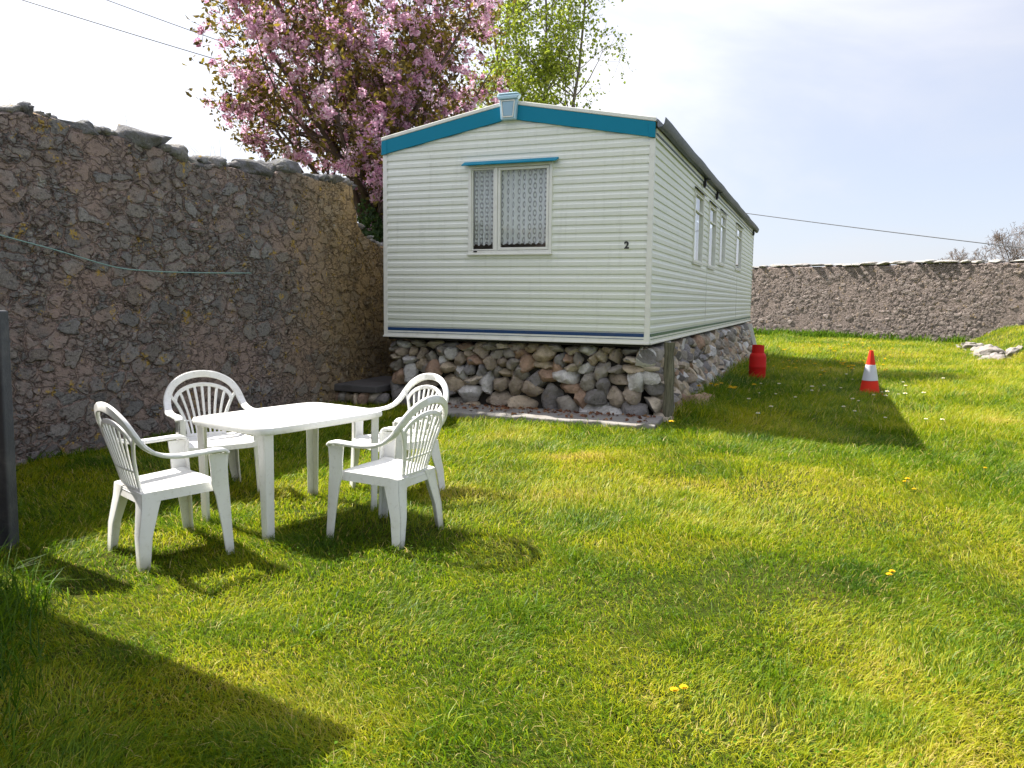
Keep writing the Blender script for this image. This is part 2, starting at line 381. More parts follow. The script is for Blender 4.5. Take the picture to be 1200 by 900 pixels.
M_HEDGE = leaf_mat('hedge_leaf', [(0, (.015, .035, .01)), (.6, (.04, .085, .018)), (1, (.09, .14, .03))], .3)
M_WEED = leaf_mat('weed_leaf', [(0, (.04, .10, .008)), (.6, (.10, .19, .012)), (1, (.20, .27, .02))], .4, .8, .08)
M_DAND = simple('dandelion_yellow', (.72, .48, .01), .7, .2, .1)
M_DAISY = simple('daisy_white', (.8, .8, .74), .7, .2, .1)
M_STEM = simple('flower_stem', (.10, .16, .03), .7)

# ------------------------------------------------------------------ ground
def axis(parts):
    out = []
    for a, b, st in parts: out += list(np.arange(a, b, st))
    return np.array(out + [parts[-1][1]])
gx = axis([(-700, -60, 60), (-60, -12, 4), (-12, 22, .25), (22, 60, 2), (60, 700, 60)])
gy = axis([(-300, -12, 40), (-12, -2, 1), (-2, 40, .25), (40, 80, 4), (80, 900, 60)])
X, Y = np.meshgrid(gx, gy); Zg = ground_h(X, Y)
far = (np.abs(X) > 30) | (Y > 50); Zg = np.where(far, np.where(Y > 40, -.3, Zg), Zg)
nx, ny = len(gx), len(gy); idx = np.arange(nx * ny).reshape(ny, nx)
q = np.stack([idx[:-1, :-1], idx[:-1, 1:], idx[1:, 1:], idx[1:, :-1]], -1).reshape(-1, 4)
tag(np_mesh('ground', np.stack([X, Y, Zg], -1).reshape(-1, 3), q.ravel(), np.arange(len(q)) * 4, None, M_SOIL, smooth=True), kind='structure')

# ------------------------------------------------------------------ grass
def allowed(x, y):
    u, s = cs(x, y); a = ~((u > -.12) & (u < CW + .05) & (s > .12) & (s < CL))
    w, t = ws(x, y); a &= t > .04
    b, t2 = bs(x, y); a &= t2 > .05
    a &= ~((u > -.25) & (u < 2.9) & (s > -.70) & (s < .2))           # slab
    a &= ~((u > 3.72) & (u < 4.9) & (s > -.25))                        # step
    return a
def blades(px, py, h, w, lean, tint, curl=.5, z0=None, comb=0.0):
    n = len(px); yaw = rng.uniform(0, 2 * math.pi, n)
    la = rng.uniform(0, 2 * math.pi, n)
    if comb: la = np.where(rng.random(n) < comb, 11 * fbm(px * 1.1, py * 1.1, 81, 3) + rng.normal(0, .55, n), la)
    z0 = ground_h(px, py) - .012 if z0 is None else z0
    dx, dy = np.cos(yaw) * w / 2, np.sin(yaw) * w / 2
    lx, ly = np.cos(la) * lean * h, np.sin(la) * lean * h
    V = np.empty((n, 5, 3), np.float32)
    V[:, 0] = np.stack([px - dx, py - dy, z0], -1); V[:, 1] = np.stack([px + dx, py + dy, z0], -1)
    mx, my, mz = px + lx * .38, py + ly * .38, z0 + h * (.62 - .12 * lean)
    V[:, 2] = np.stack([mx + dx * .8, my + dy * .8, mz], -1); V[:, 3] = np.stack([mx - dx * .8, my - dy * .8, mz], -1)
    V[:, 4] = np.stack([px + lx * 1.15, py + ly * 1.15, z0 + h * (1 - curl * lean * lean)], -1)
    b = np.arange(n)[:, None] * 5
    L = np.concatenate([b + np.array([[0, 1, 2, 3]]), b + np.array([[3, 2, 4]])], 1).ravel()
    st = (np.arange(n)[:, None] * 7 + np.array([[0, 4]])).ravel()
    return V.reshape(-1, 3), L, st, np.repeat(tint, 5)
def cat(parts):
    V, L, S, T = [], [], [], []; vo = lo = 0
    for v, l, s, t in parts:
        V.append(v); L.append(l + vo); S.append(s + lo); T.append(t); vo += len(v); lo += len(l)
    return np.concatenate(V), np.concatenate(L), np.concatenate(S), np.concatenate(T)

def dryness(x, y):
    d = .50 + .75 * (fbm(x * .5 + 4, y * .5, 21, 4) - .5) + .55 * (fbm(x * 1.9, y * 1.9, 31, 3) - .5)
    d += .03 * np.clip((y - 8) / 10, 0, 1) - .20 * np.exp(-((x - 4.6) / 2.2) ** 2 - ((y - 12.5) / 4.5) ** 2) - .12 * np.exp(-((x + 2.9) / 1.3) ** 2 - ((y - 6.0) / 2.5) ** 2)
    for (cx, cy, rx, ry, k) in ((.72, 7.3, .45, .16, .5), (.2, 5.9, .7, .22, .28), (-1.2, 2.9, .6, .3, .10), (3.6, 4.6, .8, .4, .18)):
        d += k * np.exp(-((x - cx) / rx) ** 2 - ((y - cy) / ry) ** 2)
    return d
NB = 520000
# candidate positions: density falls off with distance
y = 1.75 * (40 / 1.75) ** (rng.random(NB * 2) ** 1.0)           # log-uniform in y  (density ~ 1/y^2 per area)
keep = rng.random(len(y)) < np.clip((y / 9) ** .55, .55, 1)
y = y[keep]; x = rng.uniform(-.80, .80, len(y)) * y + rng.uniform(-.5, .5, len(y))
ok = allowed(x, y); x, y = x[ok], y[ok]; x, y = x[:NB], y[:NB]
thin = fbm(x * 1.3, y * 1.3, 51, 3); k = rng.random(len(x)) < np.clip(.55 + (thin - .34) * 3.0, .5, 1); x, y = x[k], y[k]
n = len(x); dry = dryness(x, y)
longer = np.clip((x - 2.2) / 3, 0, 1) * np.clip((y - 2) / 4, 0, 1)
u_, s_ = cs(x, y); nearp = np.exp(-((u_ + .45) / .45) ** 2) * (s_ > .3)
sc = np.clip((y / 4.5), .75, 8) ** .62
tuft = np.clip((fbm(x * 2.6, y * 2.6, 61, 2) - .55) * 5, 0, 1)
h = (.044 + .034 * rng.random(n) ** 2 + .040 * tuft * rng.random(n) + .040 * longer * rng.random(n) + .14 * nearp * rng.random(n)) * np.clip(sc, .9, 1.7)
w = .0046 * sc * rng.uniform(.7, 1.35, n)
tint = np.clip(dry + .02 + rng.normal(0, .16, n) - .15 * tuft - .1 * nearp, 0, .92); st = rng.random(n) < .05; tint[st] = rng.uniform(.88, 1, st.sum())
main = blades(x, y, h, w, rng.uniform(.35, 1.15, n), tint, .45, None, .62)
V, L, S, T = main
tag(np_mesh('lawn_grass', V, L, S, None, GRASS, {'tint': T}), 'short yellow green lawn grass with dry patches covering the garden', 'grass', kind='stuff')

# long grass left growing at the gateway, lower left
n = 9000
x = rng.uniform(-3.6, -1.2, n); y = rng.uniform(2.0, 3.85, n)
line = -2.30 + (3.85 - y) * .44                                     # right-hand limit of the long grass
d = line - x; k = (d > -.12) & (rng.random(n) < np.clip((d + .12) / .3, 0, 1)); x, y, d = x[k], y[k], d[k]; n = len(x)
V, L, S, T = blades(x, y, (.18 + .30 * rng.random(n)) * np.clip(.5 + d * 1.1, .4, 1), .006 * rng.uniform(.7, 1.3, n), rng.uniform(.2, 1.1, n), np.clip(rng.normal(.12, .11, n), 0, .8), .45)  # low tint puts the shade of this corner into the blade colour
tag(np_mesh('long_grass', V, L, S, None, GRASS, {'tint': T}), 'long dark green grass, tinted darker for the shade below the slate gatepost', 'grass', kind='stuff')

# ------------------------------------------------------------------ foliage helpers
def leaves(cen, size, tint, elong=1.7, flat=None):
    n = len(cen); d = rng.normal(size=(n, 3)); d /= np.linalg.norm(d, axis=1)[:, None]
    if flat is not None: d[:, 2] *= flat; d /= np.linalg.norm(d, axis=1)[:, None]
    t = rng.normal(size=(n, 3)); s = np.cross(d, t); s /= np.linalg.norm(s, axis=1)[:, None] + 1e-9; nn = np.cross(d, s)
    L = (size * elong / 2)[:, None]; W = (size / 2)[:, None]
    V = np.stack([cen - d * L, cen + s * W + nn * W * .35, cen + d * L, cen - s * W + nn * W * .35], 1)
    b = np.arange(n)[:, None] * 4
    lo = np.concatenate([b + np.array([[0, 1, 2]]), b + np.array([[0, 2, 3]])], 1).ravel()
    return V.reshape(-1, 3), lo, np.arange(n * 2) * 3, np.repeat(tint, 4)

def grow(mb, p, d, length, r, level, tips, rr, maxl=3, trop=.10, wander=.22, nch=(4, 5, 4), sides=(9, 6, 4, 3), inside=None, ratio=.55, twig=.004):
    seg = 7 if level < 2 else 4
    pts = [Vector(p)]; d = Vector(d).normalized(); st = length / seg; dirs = []
    for i in range(seg):
        d = (d + Vector((rr.gauss(0, wander), rr.gauss(0, wander), rr.gauss(0, wander) + trop)) * .55).normalized()
        q = pts[-1] + d * st
        if inside and i > 1 and not inside(q): break
        pts.append(q); dirs.append(d.copy())
    k = len(pts)
    if k < 2: return
    rad = [max(r * (1 - .78 * i / (k - 1)), twig) for i in range(k)]
    mb.tube(pts, rad, sides[min(level, len(sides) - 1)], cap=False)
    if level >= maxl - 1: tips += [(q, dirs[min(i, len(dirs) - 1)]) for i, q in enumerate(pts) if i > 0]
    if level < maxl:
        for c in range(nch[min(level, len(nch) - 1)]):
            i = rr.randint(max(1, int(k * .25)), k - 1)
            a = Vector((rr.gauss(0, 1), rr.gauss(0, 1), rr.gauss(0, 1) + .3)); a = (a - dirs[min(i, len(dirs) - 1)] * a.dot(dirs[min(i, len(dirs) - 1)])).normalized()
            nd = (dirs[min(i, len(dirs) - 1)] * rr.uniform(.5, .9) + a * rr.uniform(.6, 1.0)).normalized()
            grow(mb, pts[i], nd, length * ratio * rr.uniform(.7, 1.2), rad[i] * .62, level + 1, tips, rr, maxl, trop, wander, nch, sides, inside, ratio, twig)

# cherry tree in blossom behind the wall
rr = random.Random(5); TC = Vector((-2.75, 15.1, 0))
root = empty('cherry_tree', TC, 0, 'pink blossoming cherry tree with bronze leaves rising behind the tall wall', 'tree')
def cherry_in(q):
    z = q.z; rad = .55 + max(0, z - 2.2) * .72; rad = min(rad, 2.62) if z < 6.5 else 2.62 * math.sqrt(max(0, 1 - ((z - 6.5) / 2.6) ** 2))
    a = math.atan2(q.y, q.x); rad *= 1 + .07 * math.sin(3 * a + 1) + .06 * math.sin(5 * a + z * 1.7)
    return z > 1.6 and math.hypot(q.x + .22, q.y) < rad and q.x < 2.65
mb = MB(); tips = []
mb.tube([(0, 0, -.1), (.02, .0, .5), (.05, .02, 1.3), (.03, .05, 2.1), (.06, .06, 2.9), (.1, .05, 3.8)], [.30, .24, .21, .20, .15, .10], 12, cap=False)
for i in range(19):
    az = i * 2.4 + rr.uniform(-.3, .3); inc = R([52, 40, 28, 46, 18][i % 5] + rr.uniform(-5, 5))
    grow(mb, (.04, .04, 1.7 + 1.5 * (i / 19)), (math.cos(az) * math.sin(inc), math.sin(az) * math.sin(inc), math.cos(inc)), rr.uniform(4.4, 6.0), .075, 0, tips, rr, 3, .05, .20, (7, 5, 4), (8, 6, 4, 3), cherry_in, .42)
mb.build('trunk', M_BARK, root, smooth=True)
P = np.array([t[0] for t in tips]); print('cherry tips', len(P))
def pick(P, n): return P[rng.integers(0, len(P), n)]
C = pick(P, 2250); C = C + rng.normal(0, .07, C.shape); C[:, 2] -= .05
cl = rng.uniform(.05, .14, len(C)); NP = 44
off = rng.normal(size=(len(C), NP, 3)); off /= np.linalg.norm(off, axis=2)[:, :, None]; off *= (cl[:, None] * rng.uniform(.35, 1.0, (len(C), NP)))[:, :, None]
pc = (C[:, None, :] + off).reshape(-1, 3); base = np.repeat(rng.uniform(.25, .75, len(C)), NP)
V, L, S, T = leaves(pc, rng.uniform(.032, .058, len(pc)), np.clip(base + rng.normal(0, .2, len(pc)), 0, 1), 1.1)
np_mesh('blossom', V, L, S, None, M_BLOS, {'tint': T}, root)
C = np.repeat(pick(P, 4700) + rng.normal(0, .16, (4700, 3)), 6, 0); C = C + rng.normal(0, .065, C.shape)
V, L, S, T = leaves(C, rng.uniform(.038, .070, len(C)), np.clip(rng.beta(2, 2.6, len(C)), 0, 1), 2.0, .8)
np_mesh('leaves', V, L, S, None, M_BRONZE, {'tint': T}, root)

# light green tree further back
rr = random.Random(12); root = empty('young_leaf_tree', (.75, 21.2, 0), 0, 'thin light green tree in young leaf behind the caravan roof', 'tree')
mb = MB(); tips = []
def green_in(q): return q.z > 3.6 and ((q.x - .1) / 2.0) ** 2 + (q.y / 2) ** 2 + ((q.z - 7.6) / 4.4) ** 2 < 1
for (ox, tilt) in ((0, .0), (-.45, -.08), (.3, .10), (-.9, -.13)):
    pts = [(ox * .3 + tilt * z + .06 * math.sin(z), .05 * math.cos(z * 1.3), z) for z in (0, 1.5, 3, 4.5, 6, 7.5, 9, 10.5, 12)]
    mb.tube(pts, [.075 * (1 - i / 9.5) for i in range(9)], 7, cap=False)
    for i in range(24):
        z = rr.uniform(3.6, 11.0); az = rr.uniform(0, 6.28)
        grow(mb, (ox * .3 + tilt * z + .06 * math.sin(z), 0, z), (math.cos(az), math.sin(az), .75), rr.uniform(1.2, 2.3), .020, 1, tips, rr, 3, .05, .25, (4, 4, 3), (7, 5, 3, 3), green_in, .5, .004)
mb.build('trunk', M_BARKL, root, smooth=True)
P = np.array([t[0] for t in tips]); print('green tips', len(P))
C = pick(P, 26000); wgt = np.clip(.95 - .36 * (C[:, 0] - .3), .14, 1); C = C[rng.random(len(C)) < wgt]; C = C + rng.normal(0, .10, C.shape)
V, L, S, T = leaves(C, rng.uniform(.05, .085, len(C)), np.clip(rng.normal(.5, .25, len(C)), 0, 1), 1.3)
np_mesh('crown', V, L, S, None, M_LIGHT, {'tint': T}, root)

# dark shrub behind the low part of the wall
root = empty('evergreen_shrub', (-2.35, 14.1, 0), 0, 'dark green shrub behind the low end of the rubble wall', 'shrub')
mb = MB()
for i in range(9):
    a = i * .7; mb.tube([(0, 0, 0), (.2 * math.cos(a), .2 * math.sin(a), 1), (.45 * math.cos(a), .4 * math.sin(a), 2.4 + .2 * math.sin(i))], [.04, .03, .01], 5)
mb.build('stem', M_BARK, root)
n = 5200; d = rng.normal(size=(n, 3)); d /= np.linalg.norm(d, axis=1)[:, None]; rad = rng.uniform(.35, 1, n) ** .5
C = d * rad[:, None] * np.array([.75, .6, 1.35]) * (1 + .2 * np.sin(d[:, 0] * 5 + d[:, 2] * 4))[:, None] + np.array([0, 0, 1.75])
V, L, S, T = leaves(C, rng.uniform(.04, .07, n), np.clip(rng.normal(.45, .25, n), 0, 1), 1.6)
np_mesh('foliage', V, L, S, None, M_HEDGE, {'tint': T}, root)

# bare trees beyond the back wall
for (px, py, hh, lab, seed, sp) in ((29.9, 46, 6.3, 'bare twiggy tree above the right end of the back wall', 3, 2.3), (26.0, 46.5, 4.75, 'low bare brown bush just showing over the back wall coping', 8, 1.5)):
    root = empty('bare_tree' if hh > 5 else 'bare_bush', (px, py, -.3), 0, lab, 'tree' if hh > 5 else 'bush'); mb = MB(); tips = []; rr = random.Random(seed)
    mb.tube([(0, 0, 0), (.05, 0, 1.2), (0, .05, 2.4)], [.22, .17, .13], 8)
    def inn(q, hh=hh, sp=sp): return (q.x / sp) ** 2 + (q.y / sp) ** 2 + ((q.z - hh * .68) / (hh * .36)) ** 2 < 1 or q.z < hh * .5
    for i in range(10):
        az = i * 2.4; inc = R(rr.uniform(10, 55))
        grow(mb, (0, .03, 1.6 + .1 * i), (math.cos(az) * math.sin(inc), math.sin(az) * math.sin(inc), math.cos(inc)), hh * .6, .06, 0, tips, rr, 3, .06, .2, (8, 7, 5), (5, 4, 3, 3), inn, .45, .008)
    mb.build('trunk', M_BARKB, root, smooth=True)

# ------------------------------------------------------------------ garden walls
def wall_grid(s0, s1, zt, step, y0=0.0):
    """displaced front face (local y = y0 - small) with a closed back; zt(s) top height"""
    S_ = np.arange(s0, s1 + step * .5, step); nz = int(3.3 / step)
    vv = []; Zr = np.linspace(0, 1, nz)
    top = np.array([zt(s) for s in S_])
    G = np.stack([np.repeat(S_[:, None], nz, 1), np.full((len(S_), nz), y0), -.15 + (top[:, None] + .15) * Zr[None, :]], -1)
    return S_, G
def wall_object(name, mat, s0, s1, zt, step, thick, origin, ang, flip):
    """local x along the wall, local +y (or -y when flip) away from the garden"""
    S_, G = wall_grid(s0, s1, zt, step); ns, nz = G.shape[:2]
    back = thick * flip
    # cross-section: front face, rounded top, back face
    T1 = G[:, -1].copy(); T1[:, 1] = back * .35; T1[:, 2] += .05
    T2 = G[:, -1].copy(); T2[:, 1] = back * .75; T2[:, 2] += .05
    T3 = G[:, -1].copy(); T3[:, 1] = back
    T4 = T3.copy(); T4[:, 2] = -.15
    F = np.concatenate([G, T1[:, None], T2[:, None], T3[:, None], T4[:, None]], 1); m = F.shape[1]
    idx = np.arange(ns * m).reshape(ns, m)
    q = np.stack([idx[:-1, :-1], idx[1:, :-1], idx[1:, 1:], idx[:-1, 1:]], -1).reshape(-1, 4)
    if flip < 0: q = q[:, ::-1]
    loops = list(q.ravel()); starts = list(np.arange(len(q)) * 4); lo = len(loops)
    for row, rev in ((idx[0], False), (idx[-1], True)):
        r = list(row); r = r[::-1] if rev != (flip < 0) else r
        starts.append(lo); loops += r; lo += len(r)
    o = np_mesh(name, F.reshape(-1, 3), np.array(loops), np.array(starts), None, mat, smooth=True)
    o.location = (*origin, 0); o.rotation_euler = (0, 0, ang)
    return o
def left_top(s):
    base = 3.02 + .045 * math.sin(s * 1.9) + .03 * math.sin(s * 5.3) + max(0, s - 3) * .055
    if s < 5.28: return base
    pts = [(5.28, 3.17), (5.36, 2.86), (5.44, 2.60), (5.68, 2.40), (6.25, 2.29), (8, 2.25), (40, 2.2)]
    for (a, za), (b, zb) in zip(pts, pts[1:]):
        if a <= s <= b: return za + (zb - za) * (s - a) / (b - a) + .02 * math.sin(s * 9)
    return 2.2
wang = math.atan2(WA[1], WA[0])
# local +x runs away along the wall, local +y points to its left: out of the garden
wl = wall_object('rubble_wall', M_WALL, -3.0, 19, left_top, .028, .55, W0, wang, 1)
tag(wl, 'tall rubble stone wall with pinkish mortar running along the left behind the chairs', 'wall')
# unseen stone block beside the gateway, added and thickened to cast the lower-left shadow
wr = wall_object('unseen_shadow_block', M_WALL, 0, 2.61, lambda s: 3.05 + .05 * math.sin(s * 3), .05, 2.6, (0, 0), 0, 1)
me = wr.data
wr.parent = wl; wr.rotation_euler = (0, 0, -math.pi / 2)   # runs into the garden at right angles
wr.location = (-2.155, 0, 0)
for v in me.vertices: v.co.y = -v.co.y
mb = MB(); r5 = random.Random(21); s = -.6
while s < 5.15:
    ln = r5.choice([.12, .18, .24, .32, .45, .6]) * r5.uniform(.85, 1.2); hh = r5.uniform(.06, .13) * (1.3 if r5.random() < .3 else .8)
    mb.rock((s + ln / 2, r5.uniform(.10, .2), left_top(min(s + ln / 2, 5.2)) + hh * .30), (ln * 1.05, .34, hh * 1.5), r5.random(), r5.uniform(-.12, .12), 3, .2); s += ln * r5.uniform(.75, 1.15)
for i in range(170):
    s = r5.uniform(-.5, 7.5); z = left_top(s) + .03; ln = r5.uniform(.05, .2)
    mb.rock((s, r5.uniform(.02, .4), z + .02), (ln, ln * .9, ln * .6), r5.random(), r5.uniform(0, 3), 2, .2)
cp = mb.build('coping', M_COPE, wl, smooth=True); cp['label'] = 'uneven dark coping stones with yellow lichen'
# dry stalks rooted on the wall top
mb = MB()
for i in range(46):
    s = r5.uniform(-.3, 4.6); z = left_top(s); y0 = r5.uniform(.1, .4); hh = r5.uniform(.12, .34)
    mb.tube([(s, y0, z + .03), (s + r5.gauss(0, .02), y0, z + hh * .6), (s + r5.gauss(0, .05), y0 + r5.gauss(0, .03), z + hh)], [.0025, .002, .0015], 3)
o = mb.build('dry_stalks', simple('straw', (.34, .28, .14), .8), wl); o['kind'] = 'stuff'

def back_top(s): return 3.13 + .02 * math.sin(s * 1.1) + .012 * math.sin(s * 4)
wb = wall_object('back_wall', M_BACKW, -14, 17, back_top, .05, .5, B0, math.atan2(BA[1], BA[0]), 1)
tag(wb, 'long brown rubble stone wall topped with pale slabs across the far end', 'wall')
mb = MB(); s = -8.0; r6 = random.Random(4)
while s < 17:
    ln = r6.uniform(.35, .95); th = r6.uniform(.09, .14)
    mb.rock((s + ln / 2, .22 + r6.uniform(-.05, .05), back_top(s) + .05 + th * .45), (ln * 1.12, .60, th * 1.15), r6.random(), r6.uniform(-.05, .05), 3, .10); s += ln
mb.build('coping', M_COPEB, wb, smooth=True)

# ------------------------------------------------------------------ caravan
# local axes: x to the right along the gable (near right corner = 0, left corner = -CW), y away along the side, z up from the floor line
cang = -YAW
car = empty('static_caravan', (CK[0], CK[1], CZ), cang, 'cream ribbed static caravan with teal gable boards standing on a stone plinth', 'caravan')
PITCH = .345 / (CW / 2)
def roof_z(x): return CH + .345 - abs(x + CW / 2) * PITCH           # underside line of the fascia boards
PROF = [(0.0, .0), (.005, -.015), (.052, -.017), (.066, -.004), (.090, .0)]; PER = .1025
def levels(z1):
    out = []; k = 0
    while True:
        for dz, dd in PROF:
            z = k * PER + dz
            if z > z1: return out + [(z1, dd)]
            out.append((z, dd))
        k += 1
def siding(mb, axis_fn, z1, span, holes):
    """strips of ribbed sheet; axis_fn(t, depth, z) -> point, span(z) -> (t0, t1), holes = [(ta, tb, za, zb)]"""
    lv = levels(z1)
    for (za, da), (zb, db) in zip(lv, lv[1:]):
        zm = (za + zb) / 2; t0, t1 = span(zm)
        a0, a1 = span(za); b0, b1 = span(zb)
        cuts = sorted((h[0], h[1]) for h in holes if h[2] <= zm <= h[3]); segs = []; cur = None
        edges = [('s', None)] + cuts
        left = (a0, b0)
        for c in cuts: segs.append((left, (c[0], c[0]))); left = (c[1], c[1])
        segs.append((left, (a1, b1)))
        for (l, r) in segs:
            if r[0] - l[0] < .004 and r[1] - l[1] < .004: continue
            mb.add([axis_fn(l[0], da, za), axis_fn(r[0], da, za), axis_fn(r[1], db, zb), axis_fn(l[1], db, zb)], [(0, 1, 2, 3)])
FW = (-2.425, -1.283, 1.10, 2.225)                                   # front window opening (x0, x1, z0, z1)
def gspan(z):
    if z <= CH: return (-CW, 0.0)
    k = (z - CH) / PITCH; return (-CW + k, -k)
mb = MB(); siding(mb, lambda t, d, z: (t, d, z), CH + .34, gspan, [(FW[0] + .02, FW[1] - .02, FW[2] + .02, FW[3] - .02)])
mb.build('gable_wall', M_SID, car, autosm=50)
SW = [(3.25, 4.22, 1.14, 2.27), (5.0, 5.95, 1.14, 2.26), (6.63, 7.56, 1.27, 2.29), (9.78, 11.08, 1.30, 2.32)]
mb = MB(); siding(mb, lambda t, d, z: (-d, t, z), CH + .10, lambda z: (0, CL), [(a + .02, b - .02, c + .02, d - .02) for a, b, c, d in SW])
mb.build('side_wall', M_SID, car, autosm=50)
mb = MB(); siding(mb, lambda t, d, z: (-CW + d, t, z), CH + .10, lambda z: (0, CL), [])
mb.build('side_wall', M_SID, car, autosm=50)
mb = MB(); siding(mb, lambda t, d, z: (t, CL - d, z), CH + .34, gspan, [])
mb.build('end_wall', M_SID, car, autosm=50)
# floor, chassis and inner lining
mb = MB(); mb.box((-CW / 2, CL / 2, -.02), (CW - .06, CL - .06, .12)); mb.box((-.75, CL / 2, -.13), (.12, CL - .5, .14)); mb.box((-CW + .75, CL / 2, -.13), (.12, CL - .5, .14))
mb.build('chassis', M_DARK, car)
mb = MB(); mb.add([(-CW + .1, .9, .05), (-.1, .9, .05), (-.1, .9, 2.4), (-CW + .1, .9, 2.4)], [(0, 1, 2, 3)])
mb.add([(-.9, .2, .05), (-.9, CL - .2, .05), (-.9, CL - .2, 2.4), (-.9, .2, 2.4)], [(0, 1, 2, 3)])
mb.build('interior_lining', M_INT, car)
# roof with a white edging strip
mb = MB(); y0, y1, T = -.045, CL + .05, .05; ft = .185
for sx in (-1, 1):
    xe = -CW / 2 + sx * (CW / 2 + .03); xm = -CW / 2
    ze, zm = roof_z(xe) + ft, roof_z(xm) + ft
    vs = [(xm, y0, zm), (xe, y0, ze), (xe, y1, ze), (xm, y1, zm)]
    mb.hexa([*vs, *[(a, b, c + T) for a, b, c in vs]])
mb.build('roof', M_TRIM, car, bevel=.008)
for sx in (-1, 1):   # fascia boards
    mb = MB(); xe = -CW / 2 + sx * (CW / 2 + .02); xm = -CW / 2
    a = [(xm, -.04, roof_z(xm)), (xe, -.04, roof_z(xe)), (xe, -.002, roof_z(xe)), (xm, -.002, roof_z(xm))]
    mb.hexa([*a, *[(p[0], p[1], p[2] + ft - .003) for p in a]])
    # end cap
    x2 = -CW / 2 + sx * (CW / 2 - .06); c = [(x2, -.046, roof_z(x2) - .006), (xe + sx * .006, -.046, roof_z(xe) - .006), (xe + sx * .006, .03, roof_z(xe) - .006), (x2, .03, roof_z(x2) - .006)]
    if True:
        c = [(p[0], p[1] if p[1] < 0 else -.041, p[2]) for p in c]; mb.hexa([*c, *[(p[0], p[1], p[2] + ft - .004) for p in c]])
    mb.build('fascia_board', M_TEAL, car, bevel=.004)
# keystone ornament at the apex
def trap(mb, x, w0, w1, z0, z1, y0, y1, mi=0):
    mb.hexa([(x - w0 / 2, y0, z0), (x + w0 / 2, y0, z0), (x + w0 / 2, y1, z0), (x - w0 / 2, y1, z0), (x - w1 / 2, y0, z1), (x + w1 / 2, y0, z1), (x + w1 / 2, y1, z1), (x - w1 / 2, y1, z1)], mi)
xm = -CW / 2; mb = MB()
trap(mb, xm, .20, .245, 2.775, 3.02, -.095, -.03)
trap(mb, xm, .255, .32, 3.023, 3.075, -.115, -.03); trap(mb, xm, .315, .24, 3.078, 3.105, -.11, -.03)
kn = mb.build('ridge_ornament', M_PALE, car, bevel=.012, bseg=3)
mb = MB(); trap(mb, xm, .115, .155, 2.82, 2.995, -.103, -.0955); mb.build('inset_panel', M_PALE2, kn, bevel=.003)
mb = MB()
for z0, z1, wa, wb in ((2.80, 2.815, .14, .143), (3.0, 3.012, .185, .187)): trap(mb, xm, wa, wb, z0, z1, -.108, -.0955)
for sx in (-1, 1):
    mb.hexa([(xm + sx * .062, -.108, 2.812), (xm + sx * .075, -.108, 2.812), (xm + sx * .075, -.0955, 2.812), (xm + sx * .062, -.0955, 2.812), (xm + sx * .082, -.108, 3.002), (xm + sx * .095, -.108, 3.002), (xm + sx * .095, -.0955, 3.002), (xm + sx * .082, -.0955, 3.002)])
mb.build('bead', M_TRIM, kn, bevel=.002)
# corner angles, bottom rail and coloured stripes
for x in (0.0, -CW):
    for yy in (0.0, CL):
        sx = 1 if x == 0 else -1; sy = -1 if yy == 0 else 1; mb = MB()
        xa, xb = x - sx * .045, x + sx * .018; ya, yb = yy - sy * .034, yy + sy * .019; t_ = .006
        ol = [(xa, yb), (xb, yb), (xb, ya), (xb - sx * t_, ya), (xb - sx * t_, yb - sy * t_), (xa, yb - sy * t_)]
        mb.add([(a, b, z) for z in (-.03, CH - .01) for a, b in ol], [tuple(range(6))[::-1], tuple(range(6, 12))] + [(i, (i + 1) % 6, 6 + (i + 1) % 6, 6 + i) for i in range(6)])
        mb.build('corner_trim', M_TRIM, car, bevel=.002)
mb = MB(); mb.box((-CW / 2, -.017, .01), (CW - .08, .012, .07)); mb.box((-CW / 2, -.021, -.035), (CW + .04, .05, .022))
mb.box((.017, CL / 2, .01), (.012, CL - .05, .07)); mb.box((.0135, CL / 2 + .03, -.035), (.05, CL, .022))
mb.build('bottom_rail', M_TRIM, car, bevel=.003)
mb = MB(); mb.box((-CW / 2, -.0185, .068), (CW - .1, .010, .042)); mb.box((-CW / 2, -.0235, .020), (CW - .1, .006, .006)); mb.build('stripe', M_NAVY, car)
mb = MB(); mb.box((.0185, CL / 2, .066), (.010, CL - .1, .035)); mb.box((.0235, CL / 2, .018), (.006, CL - .1, .008)); mb.build('stripe', M_GRNS, car)

for k, yy in enumerate((4.95, 10.35)):
    mb = MB(); mb.box((.0185, yy, .62), (.005, .016, .98)); mb.build('panel_seam', M_TRIM, car)
# house number 2, painted black
def num2(mb, x, z, hgt, y, th=.004):
    cu = bpy.data.curves.new('n2', 'FONT'); cu.body = '2'; cu.size = hgt * 1.42; cu.extrude = th; cu.offset = .004; ob = bpy.data.objects.new('n2', cu)
    COL.objects.link(ob); bpy.context.view_layer.update(); me = ob.evaluated_get(bpy.context.evaluated_depsgraph_get()).to_mesh()
    mb.add([(x + v.co.x, y - v.co.z, z + v.co.y) for v in me.vertices], [tuple(p.vertices) for p in me.polygons])
    ob.evaluated_get(bpy.context.evaluated_depsgraph_get()).to_mesh_clear(); bpy.data.objects.remove(ob); bpy.data.curves.remove(cu)
mb = MB(); num2(mb, -.325, 1.135, .085, -.018); mb.build('house_number', M_BLACK, car)
